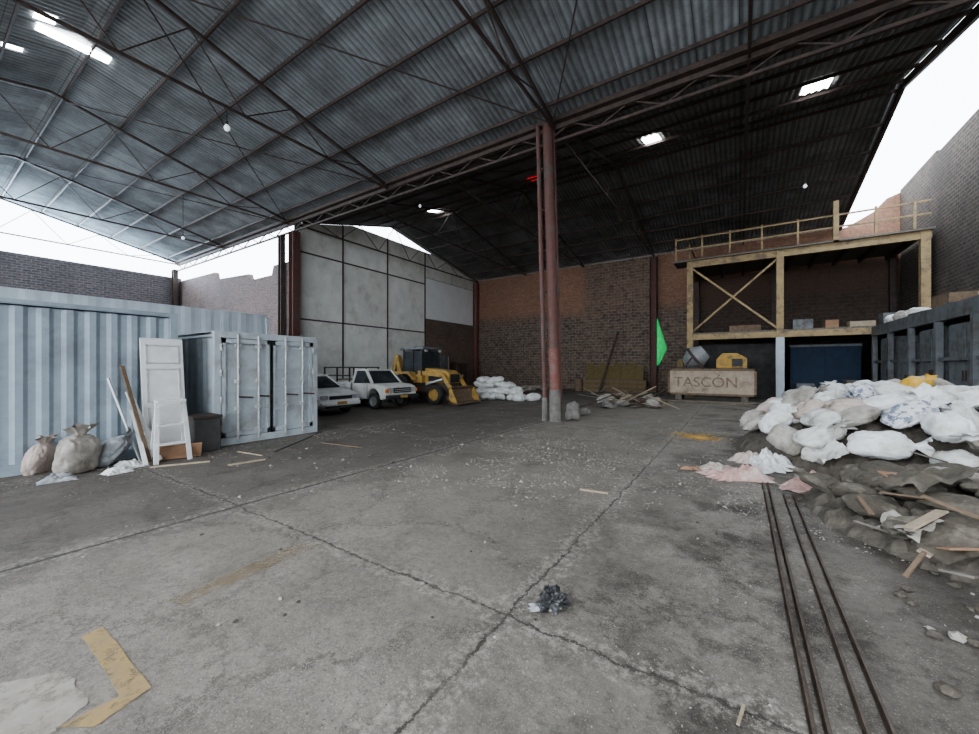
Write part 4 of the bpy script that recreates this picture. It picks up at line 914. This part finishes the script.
# ---------------------------------------------------------------- small things on the open floor
g = G(553, 608); o = rock('crumpled_bag', (g[0], g[1], 0), .085, 'black_plastic', 'crumpled black plastic bag on the open floor in front', 9, 'bag', .9, None, 4)
for v in o.data.vertices:
    d = noise.noise(v.co*22)*.05+noise.noise(v.co*50)*.02; v.co += v.co.normalized()*d; v.co.z = max(v.co.z, 0)
cloth(g[0]-.07, g[1]-.05, .16, .09, .6, 'sack_g', 'grey torn plastic under the crumpled black bag', .05, 4, 'plastic scrap', 'plastic_scrap')
def stick(px1, py1, px2, py2, w, m, lab, cat='stick'):
    a, b = G(px1, py1), G(px2, py2); plank((a[0], a[1], w*.3+.002), (b[0], b[1], w*.3+.002), w, w*.6, m, lab, name='wood_stick', cat=cat)
stick(672, 650, 686, 672, .02, 'wood_grey', 'short dark stick on the floor left of the rails')
stick(738, 726, 744, 706, .014, 'wood_pale', 'tiny pale splinter at the bottom edge left of the rails')
stick(580, 490, 608, 494, .035, 'wood_pale', 'short pale wood piece on the floor mid way to the column')
stick(228, 466, 265, 460, .04, 'wood_pale', 'pale lath on the floor before the grey container')
stick(322, 443, 362, 448, .03, 'wood', 'brown lath lying right of the grey container door')
stick(238, 452, 262, 456, .03, 'wood_pale', 'shorter pale lath closest to the container doors')
stick(275, 452, 322, 432, .02, 'black', 'thin dark rod lying at the foot of container doors')
stick(150, 468, 210, 462, .04, 'wood_pale', 'pale plank lying flat in front of the step ladder')
stick(844, 516, 900, 512, .02, 'wood_grey', 'grey lath right of the rails near dark sacks')
for i in range(90):
    px = rnd.uniform(200, 760); py = rnd.choice([rnd.uniform(425, 480), rnd.uniform(440, 640)]); g = G(px, py)
    if math.hypot(g[0]+4.92, g[1]-11.4) < .6: continue
    rock('stone', (g[0], g[1], -.003), rnd.uniform(.007, .018)*(1 if py > 480 else 1.8), rnd.choice(['chip', 'rubble', 'rubble']), 'small loose stone on the open concrete floor', i, 'stone', .7, 'loose stones on the open floor', 1)
b = MB(); r3 = random.Random(5)
for i in range(19000):
    t_ = r3.random()
    if t_ < .38: x = r3.gauss(-3.2, 1.3); y = r3.gauss(6.3, 2.6)
    elif t_ < .66: x = r3.gauss(.2, .9); y = r3.uniform(1, 12)
    elif t_ < .76: x = r3.gauss(-8.6, .5); y = r3.uniform(-1, 9)
    else: x = r3.uniform(-9, 2.5); y = r3.uniform(.5, 20)
    if math.hypot(x+4.92, y-11.4) < .5 or mound(x, y) > .01 or x < -9.2 or y < .4: continue
    if noise.noise(Vector((x*1.2, y*1.2, 3))) < -.12: continue
    dd = math.hypot(x, y)
    s = r3.uniform(.002, .007)*(1 if dd < 5 else 1.9)*(2.4 if r3.random() < .03 else 1)
    vs = [(x+r3.uniform(-1, 1)*s*1.4, y+r3.uniform(-1, 1)*s*1.4, 0) for _ in range(3)]+[(x+r3.uniform(-.5, .5)*s, y+r3.uniform(-.5, .5)*s, s*.9)]
    b.add(vs, [(0,1,3), (1,2,3), (2,0,3)])
tag(b.build('gravel', 'chip'), 'pale grit and fine stone chips strewn over the concrete floor', 'gravel', kind='stuff')
# ---------------------------------------------------------------- sky, added lamps at the openings, camera
w = bpy.data.worlds.new('World'); bpy.context.scene.world = w; w.use_nodes = True
bg = w.node_tree.nodes['Background']; bg.inputs[0].default_value = (.83, .915, 1.0, 1); bg.inputs[1].default_value = 6.3
def area(name, loc, target, sx, sy, power, col):
    l = bpy.data.lights.new(name, 'AREA'); l.shape = 'RECTANGLE'; l.size = sx; l.size_y = sy; l.energy = power; l.color = col
    o = bpy.data.objects.new(name, l); C.objects.link(o); o.location = loc
    o.rotation_euler = (Vector(target)-Vector(loc)).to_track_quat('-Z', 'Y').to_euler(); return o
area('daylight_fill_left', (-38.5, 3.5, 8.0), (-18, 5, 9.4), 14, 5, 9500, (.62, .82, 1.0))  # added lamp outside the left opening, boosts light on the near roof
area('daylight_fill_right', (6.0, 17, 13.6), (1.0, 13, 0), 2.0, 20, 2800, (.72, .87, 1.0))  # added lamp above the right opening, brightens the sack heap
try: bpy.context.scene.view_settings.look = 'AgX - Medium High Contrast'
except Exception: pass
cam = bpy.data.cameras.new('Camera'); co = bpy.data.objects.new('Camera', cam); C.objects.link(co)
cam.sensor_width = 36; cam.lens = F/979*36; co.location = (0, 0, H); co.rotation_euler = (math.pi/2, 0, TH); cam.clip_start = .05; cam.clip_end = 300
bpy.context.scene.camera = co
